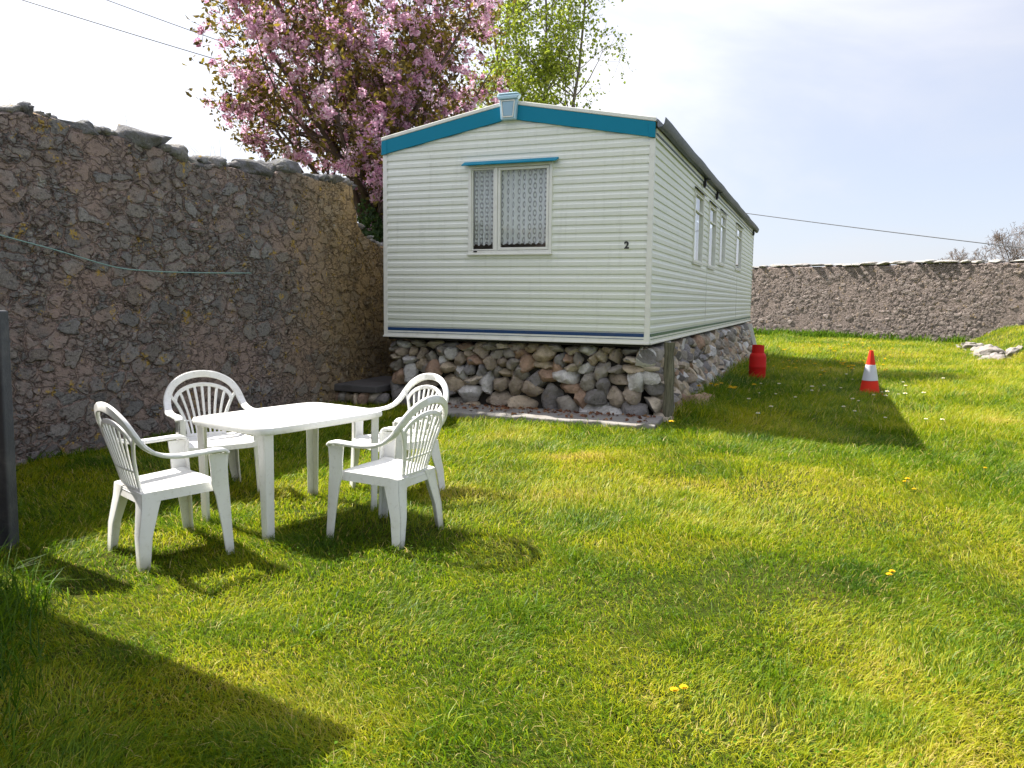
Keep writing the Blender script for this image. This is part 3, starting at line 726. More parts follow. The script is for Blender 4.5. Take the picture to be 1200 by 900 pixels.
# windows
def frame_boxes(mb, fn, a, b, c, d, wd, dep0, dep1):
    for (t0, t1, z0, z1) in ((a, b, c, c + wd), (a, b, d - wd, d), (a, a + wd, c + wd, d - wd), (b - wd, b, c + wd, d - wd)):
        p = [fn(t0, dep0, z0), fn(t1, dep0, z0), fn(t1, dep1, z0), fn(t0, dep1, z0)]; qv = [fn(t0, dep0, z1), fn(t1, dep0, z1), fn(t1, dep1, z1), fn(t0, dep1, z1)]
        mb.hexa([*p, *qv])
def curtain(par, fn, a, b, z0, z1, dep, scallop=True):
    n = 90; nz = 14; vs = []
    for j in range(nz + 1):
        for i in range(n + 1):
            t = a + (b - a) * i / n; f = .015 * math.sin(i * .62 + .5 * math.sin(i * .31)) + .006 * math.sin(i * .37 + 1)
            zz = z0 + (z1 - z0) * j / nz
            if scallop and j == 0: zz += .022 * abs(math.sin(math.pi * (t - a) / .075))
            vs.append(fn(t, dep + f, zz))
    me = MB(); me.add(vs, [(j * (n + 1) + i, j * (n + 1) + i + 1, (j + 1) * (n + 1) + i + 1, (j + 1) * (n + 1) + i) for j in range(nz) for i in range(n)])
    return me.build('lace_curtain', M_LACE, par, smooth=True)
ffn = lambda t, d, z: (t, d, z); sfn = lambda t, d, z: (-d, t, z)
mb = MB(); a, b, c, d = FW
frame_boxes(mb, ffn, a - .012, b + .012, c - .012, d + .012, .040, -.034, .05)
mb.box((-2.045, -.007, (c + d) / 2), (.045, .05, d - c - .06)); mb.box(((a + b) / 2, -.034, c - .020), (b - a + .05, .036, .022))
win = mb.build('window', M_TRIM, car, bevel=.004)
mb = MB(); frame_boxes(mb, ffn, -2.018, b - .034, c + .034, d - .034, .034, -.026, .02); mb.build('sash', M_TRIM, win, bevel=.004)
mb = MB(); frame_boxes(mb, ffn, a + .029, -2.070, c + .034, d - .034, .016, -.020, .02); mb.build('sash', M_TRIM, win, bevel=.003)
mb = MB(); mb.add([(a + .03, .004, c + .03), (b - .03, .004, c + .03), (b - .03, .004, d - .03), (a + .03, .004, d - .03)], [(0, 1, 2, 3)]); mb.build('pane', M_GLASS, win)
mb = MB(); mb.box((-2.33, -.03, c + .018), (.05, .02, .018)); mb.build('catch', M_BLACK, win)
curtain(win, ffn, a + .02, -2.06, c + .10, d - .02, .075); curtain(win, ffn, -2.04, b - .02, c + .105, d - .02, .075)
mb = MB(); xa, xb = -2.505, -1.195                                   # little teal canopy above
mb.hexa([(xa, -.115, 2.222), (xb, -.115, 2.222), (xb, -.004, 2.262), (xa, -.004, 2.262), (xa, -.115, 2.238), (xb, -.115, 2.238), (xb, -.004, 2.292), (xa, -.004, 2.292)])
mb.build('canopy', M_TEAL, car, bevel=.005)
for (a, b, c, d) in SW:
    mb = MB(); frame_boxes(mb, sfn, a - .012, b + .012, c - .012, d + .012, .042, -.034, .05)
    mb.box((.017, (a + b) / 2, c - .03), (.05, b - a + .06, .02)); 
    w = mb.build('window', M_TRIM, car, bevel=.004)
    mb = MB(); zt = d - .32 if c < 1.2 else d - .26
    frame_boxes(mb, sfn, a + .032, b - .032, zt, d - .032, .028, -.026, .02); mb.build('sash', M_TRIM, w, bevel=.003)
    mb = MB(); mb.add([(-.004, a + .03, c + .03), (-.004, b - .03, c + .03), (-.004, b - .03, d - .03), (-.004, a + .03, d - .03)], [(0, 1, 2, 3)]); mb.build('pane', M_GLASS, w)
    curtain(w, sfn, a + .03, b - .03, c + .03, d - .03, .09, False)
    mb = MB(); mb.hexa([(.07, a - .03, d + .0), (.07, b + .03, d + .0), (.016, b + .03, d + .035), (.016, a - .03, d + .035), (.07, a - .03, d + .014), (.07, b + .03, d + .014), (.016, b + .03, d + .052), (.016, a - .03, d + .052)])
    mb.build('drip_cap', M_BLACK if c < 1.2 or a < 7 else M_GUT, w)
# eaves strip and gutter
mb = MB(); mb.box((.020, CL / 2 + .02, 2.475), (.012, CL + .02, .05)); mb.box((.028, CL / 2 + .02, 2.53), (.028, CL + .02, .05)); mb.build('eaves_trim', M_TRIM, car, bevel=.003)
mb = MB(); mb.box((.031, CL / 2 + .02, 2.497), (.012, CL, .014)); mb.build('eaves_stripe', M_NAVY, car)
sec = [(.045, 2.655), (.045, 2.575), (.062, 2.548), (.118, 2.556), (.140, 2.60), (.150, 2.665), (.144, 2.667), (.133, 2.605), (.113, 2.566), (.066, 2.560), (.053, 2.58), (.053, 2.655)]
mb = MB(); n = len(sec); yn = 40
vs = [(x + .003 * math.sin(j * 1.7), -.06 + (CL + .2) * j / yn, z + .006 * math.sin(j * .9)) for j in range(yn + 1) for x, z in sec]
mb.add(vs, [(j * n + i, j * n + (i + 1) % n, (j + 1) * n + (i + 1) % n, (j + 1) * n + i) for j in range(yn) for i in range(n)] + [tuple(range(n)), tuple(yn * n + i for i in range(n))])
gut = mb.build('gutter', M_GUT, car, autosm=40)
for yb in (4.05, 5.7, 14.1):
    mb = MB(); mb.box((.055, yb, 2.50), (.05, .05, .16)); mb.box((.095, yb, 2.535), (.12, .035, .02)); mb.box((.05, yb, 2.42), (.03, .09, .04)); mb.build('bracket', M_BLACK, gut, bevel=.004)

# ------------------------------------------------------------------ dry-stone plinth under the caravan
def clip(poly, p, nrm):
    out = []
    for i in range(len(poly)):
        a, b = poly[i], poly[(i + 1) % len(poly)]; da = (a[0] - p[0]) * nrm[0] + (a[1] - p[1]) * nrm[1]; db = (b[0] - p[0]) * nrm[0] + (b[1] - p[1]) * nrm[1]
        if da <= 0: out.append(a)
        if (da < 0) != (db < 0) and da != db: t = da / (da - db); out.append((a[0] + t * (b[0] - a[0]), a[1] + t * (b[1] - a[1])))
    return out
def chaikin(p, k=2):
    for _ in range(k): p = [q for i in range(len(p)) for q in ((.78 * p[i][0] + .22 * p[(i + 1) % len(p)][0], .78 * p[i][1] + .22 * p[(i + 1) % len(p)][1]), (.22 * p[i][0] + .78 * p[(i + 1) % len(p)][0], .22 * p[i][1] + .78 * p[(i + 1) % len(p)][1]))]
    return p
def dry_stone(mb, length, fn, rr, rows, top, gap=.016, proud=.10, sub=3):
    """stones packed on a strip; fn(t, out, z) -> point"""
    sites = []; z = 0
    for (hgt, wd) in rows:
        t = -.1 + rr.uniform(-.1, .1)
        while t < length + .2:
            w = wd * rr.choice([.6, .8, 1, 1.25, 1.6]); sites.append((t + w / 2, z + hgt / 2 + rr.uniform(-.5, .5) * hgt)); t += w
        z += hgt
    for i, c in enumerate(sites):
        if not (-.05 < c[0] < length + .05): continue
        poly = [(max(0, c[0] - .6), -.1), (min(length, c[0] + .6), -.1), (min(length, c[0] + .6), top), (max(0, c[0] - .6), top)]
        for o in sites:
            dx, dz = o[0] - c[0], o[1] - c[1]
            if o is c or abs(dx) > 1.1: continue
            L = math.hypot(dx, dz); k = .5
            poly = clip(poly, (c[0] + dx * k - dx / L * gap, c[1] + dz * k - dz / L * gap), (dx, dz))
            if len(poly) < 3: break
        if len(poly) < 3: continue
        P_ = chaikin([(p[0] + rr.uniform(-.008, .008), p[1] + rr.uniform(-.008, .008)) for p in poly], 2); mx = sum(p[0] for p in P_) / len(P_); mz = sum(p[1] for p in P_) / len(P_)
        size = math.sqrt(abs(sum(P_[j][0] * P_[(j + 1) % len(P_)][1] - P_[(j + 1) % len(P_)][0] * P_[j][1] for j in range(len(P_))) / 2)); pr = rr.uniform(.35, 1) * proud; tx, tz = rr.uniform(-.42, .42), rr.uniform(-.42, .42)
        if size < .03: continue
        t0, t1 = min(p[0] for p in P_), max(p[0] for p in P_); z0, z1 = min(p[1] for p in P_), max(p[1] for p in P_)
        ww, hh = (t1 - t0) * rr.uniform(1.0, 1.2), (z1 - z0) * rr.uniform(.88, 1.06)
        tmp = MB(); tmp.rock((0, 0, 0), (ww, rr.uniform(.24, .34), hh), rr.random(), rr.uniform(-.25, .25), sub, .16)
        a = rr.uniform(-.22, .22); c_, s_ = math.cos(a), math.sin(a); o0 = pr - .12
        mb.add([fn(mx + v[0] * c_ - v[2] * s_, o0 - v[1], max(mz + v[0] * s_ + v[2] * c_, -.05)) for v in tmp.v], tmp.f)
pl = empty('stone_plinth', (CK[0], CK[1], 0), cang, 'rough dry stone plinth of mixed boulders carrying the caravan', 'plinth')
rr = random.Random(44)
mb = MB(); top = CZ - .09
dry_stone(mb, 3.66, lambda t, o, z: (-3.70 + t, .10 - o + .10 * max(0, z) * .6, z), rr, [(.18, .42), (.15, .36), (.14, .30), (.13, .24), (.11, .2), (.11, .2), (.13, .24)], top, .004, .09)
mb.build('gable_stonework', M_PLINTH, pl, autosm=38)
mb = MB(); dry_stone(mb, 14.3, lambda t, o, z: (-.03 + o + .26 * max(0, 1 - z / .93) ** 1.4, .10 + t, z), rr, [(.17, .26), (.14, .3), (.15, .2), (.14, .26), (.13, .2), (.17, .28)], top, .002, .12, 2)
mb.build('side_stonework', M_PLINTH, pl, autosm=38)
mb = MB(); mb.hexa([(-3.68, .19, -.1), (-.10, .19, -.1), (.10, 14.3, -.1), (-3.68, 14.3, -.1), (-3.68, .24, CZ - .13), (-.16, .24, CZ - .13), (-.16, 14.3, CZ - .13), (-3.68, 14.3, CZ - .13)])
mb.build('dark_gap_backing', M_GAP, pl)  # dark backing so the gaps between stones read black

def cw(u, s, z=0.0): p = CK - CE * u + CN * s; return (float(p[0]), float(p[1]), z)   # u to the right of the near corner, s away
# timber post against the corner, board at the far end, slab and step
root = MB(); r7 = random.Random(2)
pp = [(.012 * math.sin(z * 5), .01 * math.cos(z * 4), z) for z in np.linspace(-.1, 1.0, 9)]
root.sweep(pp, [(1, .1, 0)] * 9, [(-.1, 1, 0)] * 9, [.062 - .01 * math.sin(i * 2.1) for i in range(9)], [.055 - .008 * math.cos(i * 1.7) for i in range(9)], rnd=.6)
po = root.build('timber_post', M_WOOD, autosm=50); po.location = cw(.235, .17); po.rotation_euler = (0, R(1), cang)
tag(po, 'weathered grey green timber post standing at the corner of the plinth', 'post')
mb = MB(); mb.box((0, 0, .5), (.10, .022, 1.12)); bo = mb.build('white_board', M_TRIM, bevel=.003); bo.location = cw(.36, 13.9, -.12); bo.rotation_euler = (0, R(-15), cang)
tag(bo, 'narrow white board leaning on the far end of the plinth', 'board')
def slab_mesh(outline, z0, z1, mat, name):
    mb = MB(); n = len(outline); vs = [(x, y, z0) for x, y in outline] + [(x, y, z1 + .006 * math.sin(i * 2.3)) for i, (x, y) in enumerate(outline)]
    mb.add(vs, [tuple(range(n))[::-1], tuple(range(n, 2 * n))] + [(i, (i + 1) % n, n + (i + 1) % n, n + i) for i in range(n)])
    return mb.build(name, mat, bevel=.015)
r8 = random.Random(9); ol = []
for i in range(30): ol.append((-2.9 + 3.15 * i / 29, -.70 + .03 * r8.uniform(-1, 1) + .05 * math.sin(i * .9)))
for i in range(30): ol.append((.2 - 3.1 * i / 29, .12))
sl = slab_mesh(ol, -.1, .075, M_CONC, 'concrete_slab'); sl.location = (CK[0], CK[1], 0); sl.rotation_euler = (0, 0, cang)
tag(sl, 'low weathered concrete slab along the foot of the gable plinth', 'slab')
st_ = slab_mesh([(-4.62, -.10), (-4.2, -.13), (-3.82, -.10), (-3.76, 1.2), (-4.62, 1.3)], .17, .27, M_STEP, 'stone_step'); st_.location = (CK[0], CK[1], 0); st_.rotation_euler = (0, 0, cang)
mb = MB(); r9 = random.Random(3)
for i in range(7): mb.rock((-4.55 + .12 * i, -.02 + r9.uniform(0, .1), .07), (.2, .25, .2), r9.random(), 0, 2)
mb.build('supporting_stones', M_PLINTH, st_, smooth=True)
tag(st_, 'dark flat stone step in the gap between wall and caravan', 'step')
# fallen leaves and grit lying on the slab
n = 240; u = rng.uniform(-2.8, .15, n); s = -.62 + .66 * rng.random(n) ** .45
C = np.stack([CK[0] - CE[0] * u + CN[0] * s, CK[1] - CE[1] * u + CN[1] * s, np.full(n, .088)], -1)
V, L, S, T = leaves(C, rng.uniform(.02, .05, n), rng.random(n), 1.5, .1)
tag(np_mesh('fallen_leaves', V, L, S, None, leaf_mat('dead_leaf', [(0, (.09, .035, .02)), (.6, (.22, .09, .04)), (1, (.32, .2, .1))], .1), {'tint': T}), 'brown dead leaves littering the concrete slab', 'leaf litter', kind='stuff')

# loose stones
def stone(name, x, y, d, seed, lab, group=None, rz=0, mat=M_BOULD, sink=.3):
    mb = MB(); mb.rock((0, 0, d[2] * (.5 - sink)), d, seed, rz, 4, .17); o = mb.build(name, mat, smooth=True); o.location = (x, y, gh(x, y)); tag(o, lab, 'stone', group); return o
stone('boulder', 2.62, 10.95, (.5, .34, .32), 5, 'low mossy pale stone lying by the timber post', rz=.6, mat=M_PLINTH)
stone('boulder', 2.86, 11.55, (.34, .26, .22), 15, 'small stone behind the mossy one along the plinth', rz=.2, mat=M_PLINTH)
bk = [(16.5, 28.3, .75, .55, .42), (16.15, 27.5, .55, .5, .35), (15.85, 26.7, .9, .7, .5), (15.5, 26.0, .5, .45, .32), (15.15, 25.2, .75, .6, .45), (14.85, 24.5, .5, .4, .3), (14.55, 23.8, 1.15, .8, .75), (14.2, 23.1, .85, .7, .62), (13.95, 22.5, .7, .55, .45), (13.65, 21.9, .95, .7, .38), (14.5, 22.5, .6, .5, .4), (16.9, 28.9, .5, .4, .3)]
bk += [(x + .35, y + .3, a * .6, b * .6, c * .7) for x, y, a, b, c in bk[::2]] + [(x - .45, y - .1, a * .45, b * .5, c * .5) for x, y, a, b, c in bk[1::2]]
for i, (x, y, a, b, c) in enumerate(bk):
    a, b, c = a * .78, b * .7, c * .62
    stone('rubble_stone', x - .1, y, (a, b, c), i * 3 + 1, 'pale rough stone in the tumbled row edging the grass bank', 'tumbled stones along the grass bank', i * 1.3, M_BOULD, .25)

# slate gatepost at the left edge
mb = MB(); mb.box((0, 0, .66), (.30, .10, 1.5)); gp = mb.build('slate_gatepost', M_SLATE, bevel=.012, bseg=3); gp.location = (-3.075, 4.50, 0); gp.rotation_euler = (0, R(.4), R(4))
tag(gp, 'dark slate gatepost cut off by the left edge of the view', 'gatepost')

# ------------------------------------------------------------------ garden furniture
def leg_L(mb, top, bot, wt, wb, dx, dy, th=.012):
    """tapered angle-section leg; dx,dy = outward corner directions (+-1)"""
    for (ax) in ('x', 'y'):
        vs = []
        for (p, w) in ((bot, wb), (top, wt)):
            x, y, z = p
            if ax == 'x': rect = [(x, y), (x - dx * w, y), (x - dx * w, y - dy * th), (x, y - dy * th)]
            else: rect = [(x, y - dy * (th + .0005)), (x - dx * th, y - dy * (th + .0005)), (x - dx * th, y - dy * w), (x, y - dy * w)]
            vs += [(a, b, z) for a, b in rect]
        mb.hexa(vs)
TX, TY = .53, .385
tbl = empty('garden_table', (-1.495, 5.265, gh(-1.495, 5.265) - .005), math.atan2(.824, .567), 'white plastic garden table standing between the four chairs', 'table')
out = []
for i in range(72):
    a = 2 * math.pi * i / 72; c_, s2 = math.cos(a), math.sin(a); e = 2 / 11
    out.append((TX * math.copysign(abs(c_) ** e, c_) * (1.0), TY * math.copysign(abs(s2) ** e, s2)))
out = [(x * (1 + .03 * (1 - (y / TY) ** 2)), y * (1 + .04 * (1 - (x / TX) ** 2))) for x, y in out]
mb = MB(); rings = [(.90, .676), (.965, .676), (.972, .690), (.985, .690), (.992, .682), (1.0, .690), (1.0, .712), (.993, .720), (.975, .722), (.955, .7195), (.5, .7185), (.08, .718)]
n = len(out); vs = [(x * k, y * k, z) for k, z in rings for x, y in out]
mb.add(vs, [(a * n + i, a * n + (i + 1) % n, (a + 1) * n + (i + 1) % n, (a + 1) * n + i) for a in range(len(rings) - 1) for i in range(n)] + [tuple((len(rings) - 1) * n + i for i in range(n))])
mb.add([(x * .90, y * .90, .69) for x, y in out], [tuple(range(n))])
mb.build('tabletop', M_PLA, tbl, autosm=40)
mb = MB(); mb.lathe([(.001, .7215), (.022, .7215), (.027, .7195), (.028, .717)], 20); mb.build('parasol_cap', simple('grey_cap', (.5, .5, .48), .5), tbl, smooth=True)
for sx in (-1, 1):
    for sy in (-1, 1):
        mb = MB(); leg_L(mb, (sx * .49, sy * .345, .692), (sx * .475, sy * .335, 0), .070, .056, sx, sy); mb.build('leg', M_PLA, tbl, bevel=.005)

def make_chair(loc, rz, label):
    t = empty('garden_chair', loc, rz, label, 'chair', 'white plastic armchairs round the table')
    P_ = M_PLA
    # seat: dished sheet with rolled front and apron
    nx_, ny_ = 16, 16; mb = MB(); topv, botv = [], []
    for j in range(ny_ + 1):
        v = j / ny_; y = -.215 + .465 * v; hw = .205 + .05 * v ** .8
        for i in range(nx_ + 1):
            u = -1 + 2 * i / nx_
            z = .412 + .022 * v - .012 * (1 - u * u) * math.sin(math.pi * min(1, v * 1.1)) + .010 * max(0, abs(u) - .86) / .14 - .030 * max(0, (v - .86) / .14) ** 2
            yy = y + .015 * (1 - u * u) * v
            topv.append((u * hw, yy, z)); botv.append((u * hw * .985, yy - .004, z - .012))
    N = nx_ + 1
    q1 = [(j * N + i, j * N + i + 1, (j + 1) * N + i + 1, (j + 1) * N + i) for j in range(ny_) for i in range(nx_)]; off = len(topv)
    mb.add(topv + botv, q1 + [tuple(off + k for k in f[::-1]) for f in q1])
    rim = [i for i in range(N)] + [j * N + nx_ for j in range(1, ny_ + 1)] + [ny_ * N + i for i in range(nx_ - 1, -1, -1)] + [j * N for j in range(ny_ - 1, 0, -1)]
    ap = [Vector(topv[k]) for k in rim]; m = len(ap)
    low = [Vector((p.x * 1.03, p.y * 1.03, p.z - .055 + (.020 if p.y > .2 else 0))) for p in ap]; inn = [Vector((p.x * .985, p.y * .985, p.z)) for p in low]; in2 = [Vector((p.x * .975, p.y * .975, p.z - .008)) for p in ap]
    mb.add(ap + low + inn + in2, [(a * m + i, a * m + (i + 1) % m, (a + 1) * m + (i + 1) % m, (a + 1) * m + i) for a in range(3) for i in range(m)])
    mb.build('seat', P_, t, autosm=45)
    # back: outer arch, inner arch, fan slats
    yb = lambda x, z: -.205 - .27 * (z - .42) + .42 * x * x
    mb = MB()
    half = [(.282, -.175, .655), (.276, -.225, .695), (.258, -.262, .752), (.215, -.292, .815), (.145, -.315, .862), (.075, -.326, .884), (0, -.330, .891)]
    arch = catmull(half + [(-x, y, z) for x, y, z in half[::-1][1:]], 5)
    wv, tv = [], []
    for i, p in enumerate(arch):
        tg = (arch[min(i + 1, len(arch) - 1)] - arch[max(i - 1, 0)]).normalized()
        o = Vector((p.x, 0, max(p.z - .66, 0) * 1.15 + .001)).normalized(); o = (o - tg * o.dot(tg)).normalized(); wv.append(o); tv.append(tg.cross(o))
    mb.sweep(arch, wv, tv, [.027] * len(arch), [.011] * len(arch), rnd=.5)
    A = []
    for i in range(25):
        a = math.pi * i / 24; x = .212 * math.cos(a); z = .690 + .118 * math.sin(a); A.append(Vector((x, yb(x, z) + .004, z)))
    wv, tv = [], []
    for i, p in enumerate(A):
        tg = (A[min(i + 1, 24)] - A[max(i - 1, 0)]).normalized(); o = Vector((p.x, 0, p.z - .66)).normalized(); o = (o - tg * o.dot(tg)).normalized(); wv.append(o); tv.append(tg.cross(o))
    mb.sweep(A, wv, tv, [.015] * 25, [.007] * 25, rnd=.5)
    for sx in (-1, 1):   # side rails: from the seat out to the arch
        Q = catmull([(sx * .130, 0, .415), (sx * .142, 0, .50), (sx * .172, 0, .60), (sx * .215, 0, .690), (sx * .252, 0, .745)], 5); Q = [Vector((p.x, yb(p.x, p.z) + .003, p.z)) for p in Q]
        wv = [Vector((1, 0, -.35 * sx if False else 0)) for _ in Q]; tv = [Vector((0, 1, .27)) for _ in Q]
        mb.sweep(Q, wv, tv, [.014] * len(Q), [.008] * len(Q), rnd=.5)
    for k in range(7):
        f = (k - 3) / 3; Q = []
        for j in range(9):
            v = j / 8; zt = .690 + .112 * math.sqrt(max(0, 1 - (f * .80) ** 2)); z = .415 + (zt - .415) * v
            x = f * (.098 + .072 * v ** 1.6); Q.append(Vector((x, yb(x, z), z)))
        mb.sweep(Q, [Vector((1, 0, 0))] * 9, [Vector((0, 1, .27))] * 9, [.0075 + .003 * j / 8 for j in range(9)], [.005] * 9, rnd=.5)
    Q = [Vector((x, yb(x, .535) - .001, .535)) for x in np.linspace(-.150, .150, 9)]
    mb.sweep(Q, [Vector((0, -.27, 1))] * 9, [Vector((0, 1, .27))] * 9, [.006] * 9, [.0035] * 9)
    Q = [Vector((x, yb(x, .418), .418)) for x in np.linspace(-.150, .150, 9)]
    mb.sweep(Q, [Vector((0, -.27, 1))] * 9, [Vector((0, 1, .27))] * 9, [.018] * 9, [.008] * 9)
    mb.build('backrest', P_, t, autosm=45)
    for sx in (-1, 1):
        Q = catmull([(.2825, -.174, .654), (.288, -.115, .632), (.292, -.03, .622), (.293, .08, .624), (.290, .18, .628), (.287, .218, .622), (.286, .238, .606)], 5); Q = [Vector((sx * p.x, p.y, p.z)) for p in Q]
        wv, tv = [], []
        for i, p in enumerate(Q):
            tg = (Q[min(i + 1, len(Q) - 1)] - Q[max(i - 1, 0)]).normalized(); o = Vector((sx, 0, 0)); o = (o - tg * o.dot(tg)).normalized(); wv.append(o); tv.append(tg.cross(o))
        k = len(Q); mb = MB(); mb.sweep(Q, wv, tv, [.027 + .006 * math.sin(math.pi * i / (k - 1)) for i in range(k)], [.011] * k, rnd=.5)
        mb.build('armrest', P_, t, autosm=45)
        # front leg: wide panel under the arm, tapering below the seat
        Q = [(sx * .288, .185, .606), (sx * .286, .188, .52), (sx * .283, .192, .43), (sx * .284, .205, .36), (sx * .290, .222, .18), (sx * .296, .238, -.005)]
        hw = [.058, .050, .050, .042, .031, .024]
        mb = MB(); mb.sweep(Q, [(0, 1, 0)] * 6, [(1, 0, 0)] * 6, hw, [.006] * 6)
        Q2 = [(x - sx * .020, y + a - .006, z) for (x, y, z), a in zip(Q, hw)]
        mb.sweep(Q2, [(1, 0, 0)] * 6, [(0, 1, 0)] * 6, [.026, .024, .024, .024, .021, .018], [.006] * 6)
        mb.build('leg', P_, t, autosm=45)
        Q = [(sx * .208, -.160, .418), (sx * .220, -.178, .34), (sx * .238, -.216, .18), (sx * .256, -.232, -.005)]
        hw = [.060, .047, .036, .027]
        mb = MB(); mb.sweep(Q, [(0, 1, 0)] * 4, [(1, 0, 0)] * 4, hw, [.006] * 4)
        Q2 = [(x - sx * (b - .004), y - a + .006, z) for (x, y, z), a, b in zip(Q, hw, [.06, .048, .036, .026])]
        mb.sweep(Q2, [(1, 0, 0)] * 4, [(0, 1, 0)] * 4, [.06, .048, .036, .026], [.006] * 4)
        mb.build('leg', P_, t, autosm=45)
    return t
spots = [((-2.02, 4.515), (.70, .71), 'white plastic armchair nearest the slate gatepost, its slatted back turned to the wall'),
         ((-.785, 4.93), (-.90, .43), 'white plastic armchair at the near right of the table, seen from behind'),
         ((-2.295, 5.95), (.565, -.825), 'white plastic armchair facing us between the rubble wall and table'),
         ((-.88, 6.06), (-.70, -.71), 'white plastic armchair mostly hidden behind another armchair, nearest the caravan')]
proto = None
for (x, y), F, lab in spots:
    rz = math.atan2(F[1], F[0]) - math.pi / 2; loc = (x, y, gh(x, y) - .004)
    if proto is None: proto = make_chair(loc, rz, lab)
    else: copy_tree(proto, loc, rz, lab)

# ------------------------------------------------------------------ gas bottle and traffic cone
g = empty('gas_cylinder', (4.78, 15.25, gh(4.78, 15.25)), .4, 'red propane gas cylinder standing at the far end of the plinth', 'gas cylinder')
mb = MB(); mb.lathe([(.001, .03), (.12, .035), (.145, .05), (.158, .08), (.159, .10), (.162, .26), (.1655, .27), (.1655, .282), (.162, .292), (.16, .46), (.150, .505), (.125, .54), (.08, .56), (.001, .566)], 36); mb.build('body', M_RED, g, smooth=True)
mb = MB(); mb.lathe([(.128, 0), (.128, .06), (.121, .06), (.121, 0), (.128, 0)], 32); mb.build('foot_ring', M_RED, g, autosm=40)
mb = MB()
for a0, a1 in ((.25, 2.6), (3.0, 6.0)):
    k = 18; an = [a0 + (a1 - a0) * i / k for i in range(k + 1)]
    vs = [(r * math.cos(a), r * math.sin(a), z) for (r, z) in ((.118, .535), (.112, .70), (.106, .70), (.112, .535)) for a in an]; n = k + 1
    mb.add(vs, [(j * n + i, j * n + i + 1, ((j + 1) % 4) * n + i + 1, ((j + 1) % 4) * n + i) for j in range(4) for i in range(k)] + [(0, n, 2 * n, 3 * n), (k, n + k, 2 * n + k, 3 * n + k)])
mb.build('collar', M_RED, g, autosm=40)
mb = MB(); mb.lathe([(.02, .56), (.02, .63), (.03, .635), (.03, .66), (.001, .662)], 14); mb.tube([(0, 0, .61), (.06, 0, .61)], .012, 8); mb.build('valve', M_BRASS, g, smooth=True)
tcx, tcy = 5.97, 13.02
tcn = empty('traffic_cone', (tcx, tcy, gh(tcx, tcy)), .25, 'red and white traffic cone standing on the grass in the caravan shadow', 'traffic cone')
tcn.rotation_euler = (R(1.5), R(-2), .25)
mb = MB(); mb.box((0, 0, .0), (.36, .36, .045)); mb.build('base', M_CONE, tcn, bevel=.012)
rad = lambda z: .165 - (.165 - .028) * (z / .75)
mb = MB(); mb.lathe([(rad(.043), .043), (rad(.235), .235), (rad(.235) - .004, .237), (rad(.50) - .004, .50), (rad(.51), .502), (rad(.72), .72), (.030, .735), (.024, .735), (.02, .70)], 28); mb.build('cone_body', M_CONE, tcn, autosm=40)
mb = MB(); mb.lathe([(rad(.24) + .001, .24), (rad(.24) + .004, .242), (rad(.498) + .004, .498), (rad(.5), .50)], 28); mb.build('reflective_sleeve', M_SLEEVE, tcn, autosm=40)

# ------------------------------------------------------------------ flowers
def flower(kind, x, y, hgt, rad, lab, grp, sc=1):
    o = empty(kind, (x, y, gh(x, y)), random.uniform(0, 6.28), lab, 'flower', grp)
    mb = MB(); mb.tube([(0, 0, 0), (.006, .002, hgt * .6), (0, 0, hgt)], [.003, .0025, .002], 5); mb.build('stem', M_STEM, o)
    mb = MB()
    for ring, (r, n, zz) in enumerate(((rad, 16, 0), (rad * .72, 12, .005), (rad * .4, 7, .008))):
        for i in range(n):
            a = 2 * math.pi * (i + ring * .5) / n; c_, s2 = math.cos(a), math.sin(a); w = r * .22
            mb.add([(0, 0, hgt + zz - .004), (c_ * r * .7 - s2 * w, s2 * r * .7 + c_ * w, hgt + zz), (c_ * r, s2 * r, hgt + zz + .004), (c_ * r * .7 + s2 * w, s2 * r * .7 - c_ * w, hgt + zz)], [(0, 1, 2, 3)])
    mb.build('flower_head', M_DAND if kind == 'dandelion' else M_DAISY, o)
    if kind == 'daisy':
        mb = MB(); mb.lathe([(.001, hgt + .013), (rad * .3, hgt + .008), (rad * .32, hgt + .002)], 10); mb.build('flower_eye', M_DAND, o)
    return o
rf = random.Random(31)
pd = flower('dandelion', 3.20, 6.22, .105, .024, 'yellow dandelion in open lawn right of the furniture', 'dandelions in the open lawn')
near_d = [(3.17, 6.05), (3.22, 6.30), (2.02, 4.05), (2.06, 4.10), (.66, 2.82), (.62, 2.80), (4.3, 7.0)]
for x, y in near_d: copy_tree(pd, (x, y, gh(x, y) - .03), rf.uniform(0, 6), None).scale = (.75, .75, .9)
def bigger(o, k): o.scale = (k, k, k); return o
pl_d = [(3.30 + rf.gauss(0, .20), 12.05 + rf.gauss(0, .35)) for _ in range(11)]
for x, y in pl_d: o = bigger(copy_tree(pd, (x, y, gh(x, y) + .05), rf.uniform(0, 6), 'yellow dandelion clustered at the foot of the side plinth'), rf.uniform(1.3, 1.8)); o['group'] = 'dandelions at the plinth'
o = bigger(copy_tree(pd, (1.82, 8.85, gh(1.82, 8.85)), 0, 'lone yellow dandelion in front of the timber post'), 1.4); o['group'] = 'lone dandelion'
for i in range(70):
    D = rf.uniform(15, 27); f = rf.uniform(.33, .50); x, y = D * f, D
    if not allowed(np.array([x]), np.array([y]))[0]: continue
    o = bigger(copy_tree(pd, (x, y, gh(x, y)), rf.uniform(0, 6), 'tiny yellow dandelion scattered in the grass around and beyond the cone'), rf.uniform(1.3, 2)); o['group'] = 'far dandelions'
pdz = flower('daisy', 6.1, 12.3, .10, .022, 'small white daisy in the lawn around the traffic cone', 'daisies in the lawn')
for i in range(34):
    D = rf.choice([rf.uniform(9.5, 13.5), rf.uniform(9.5, 17)]); f = rf.uniform(.30, .56); x, y = D * f, D
    bigger(copy_tree(pdz, (x, y, gh(x, y)), rf.uniform(0, 6), None), rf.uniform(1, 1.7))
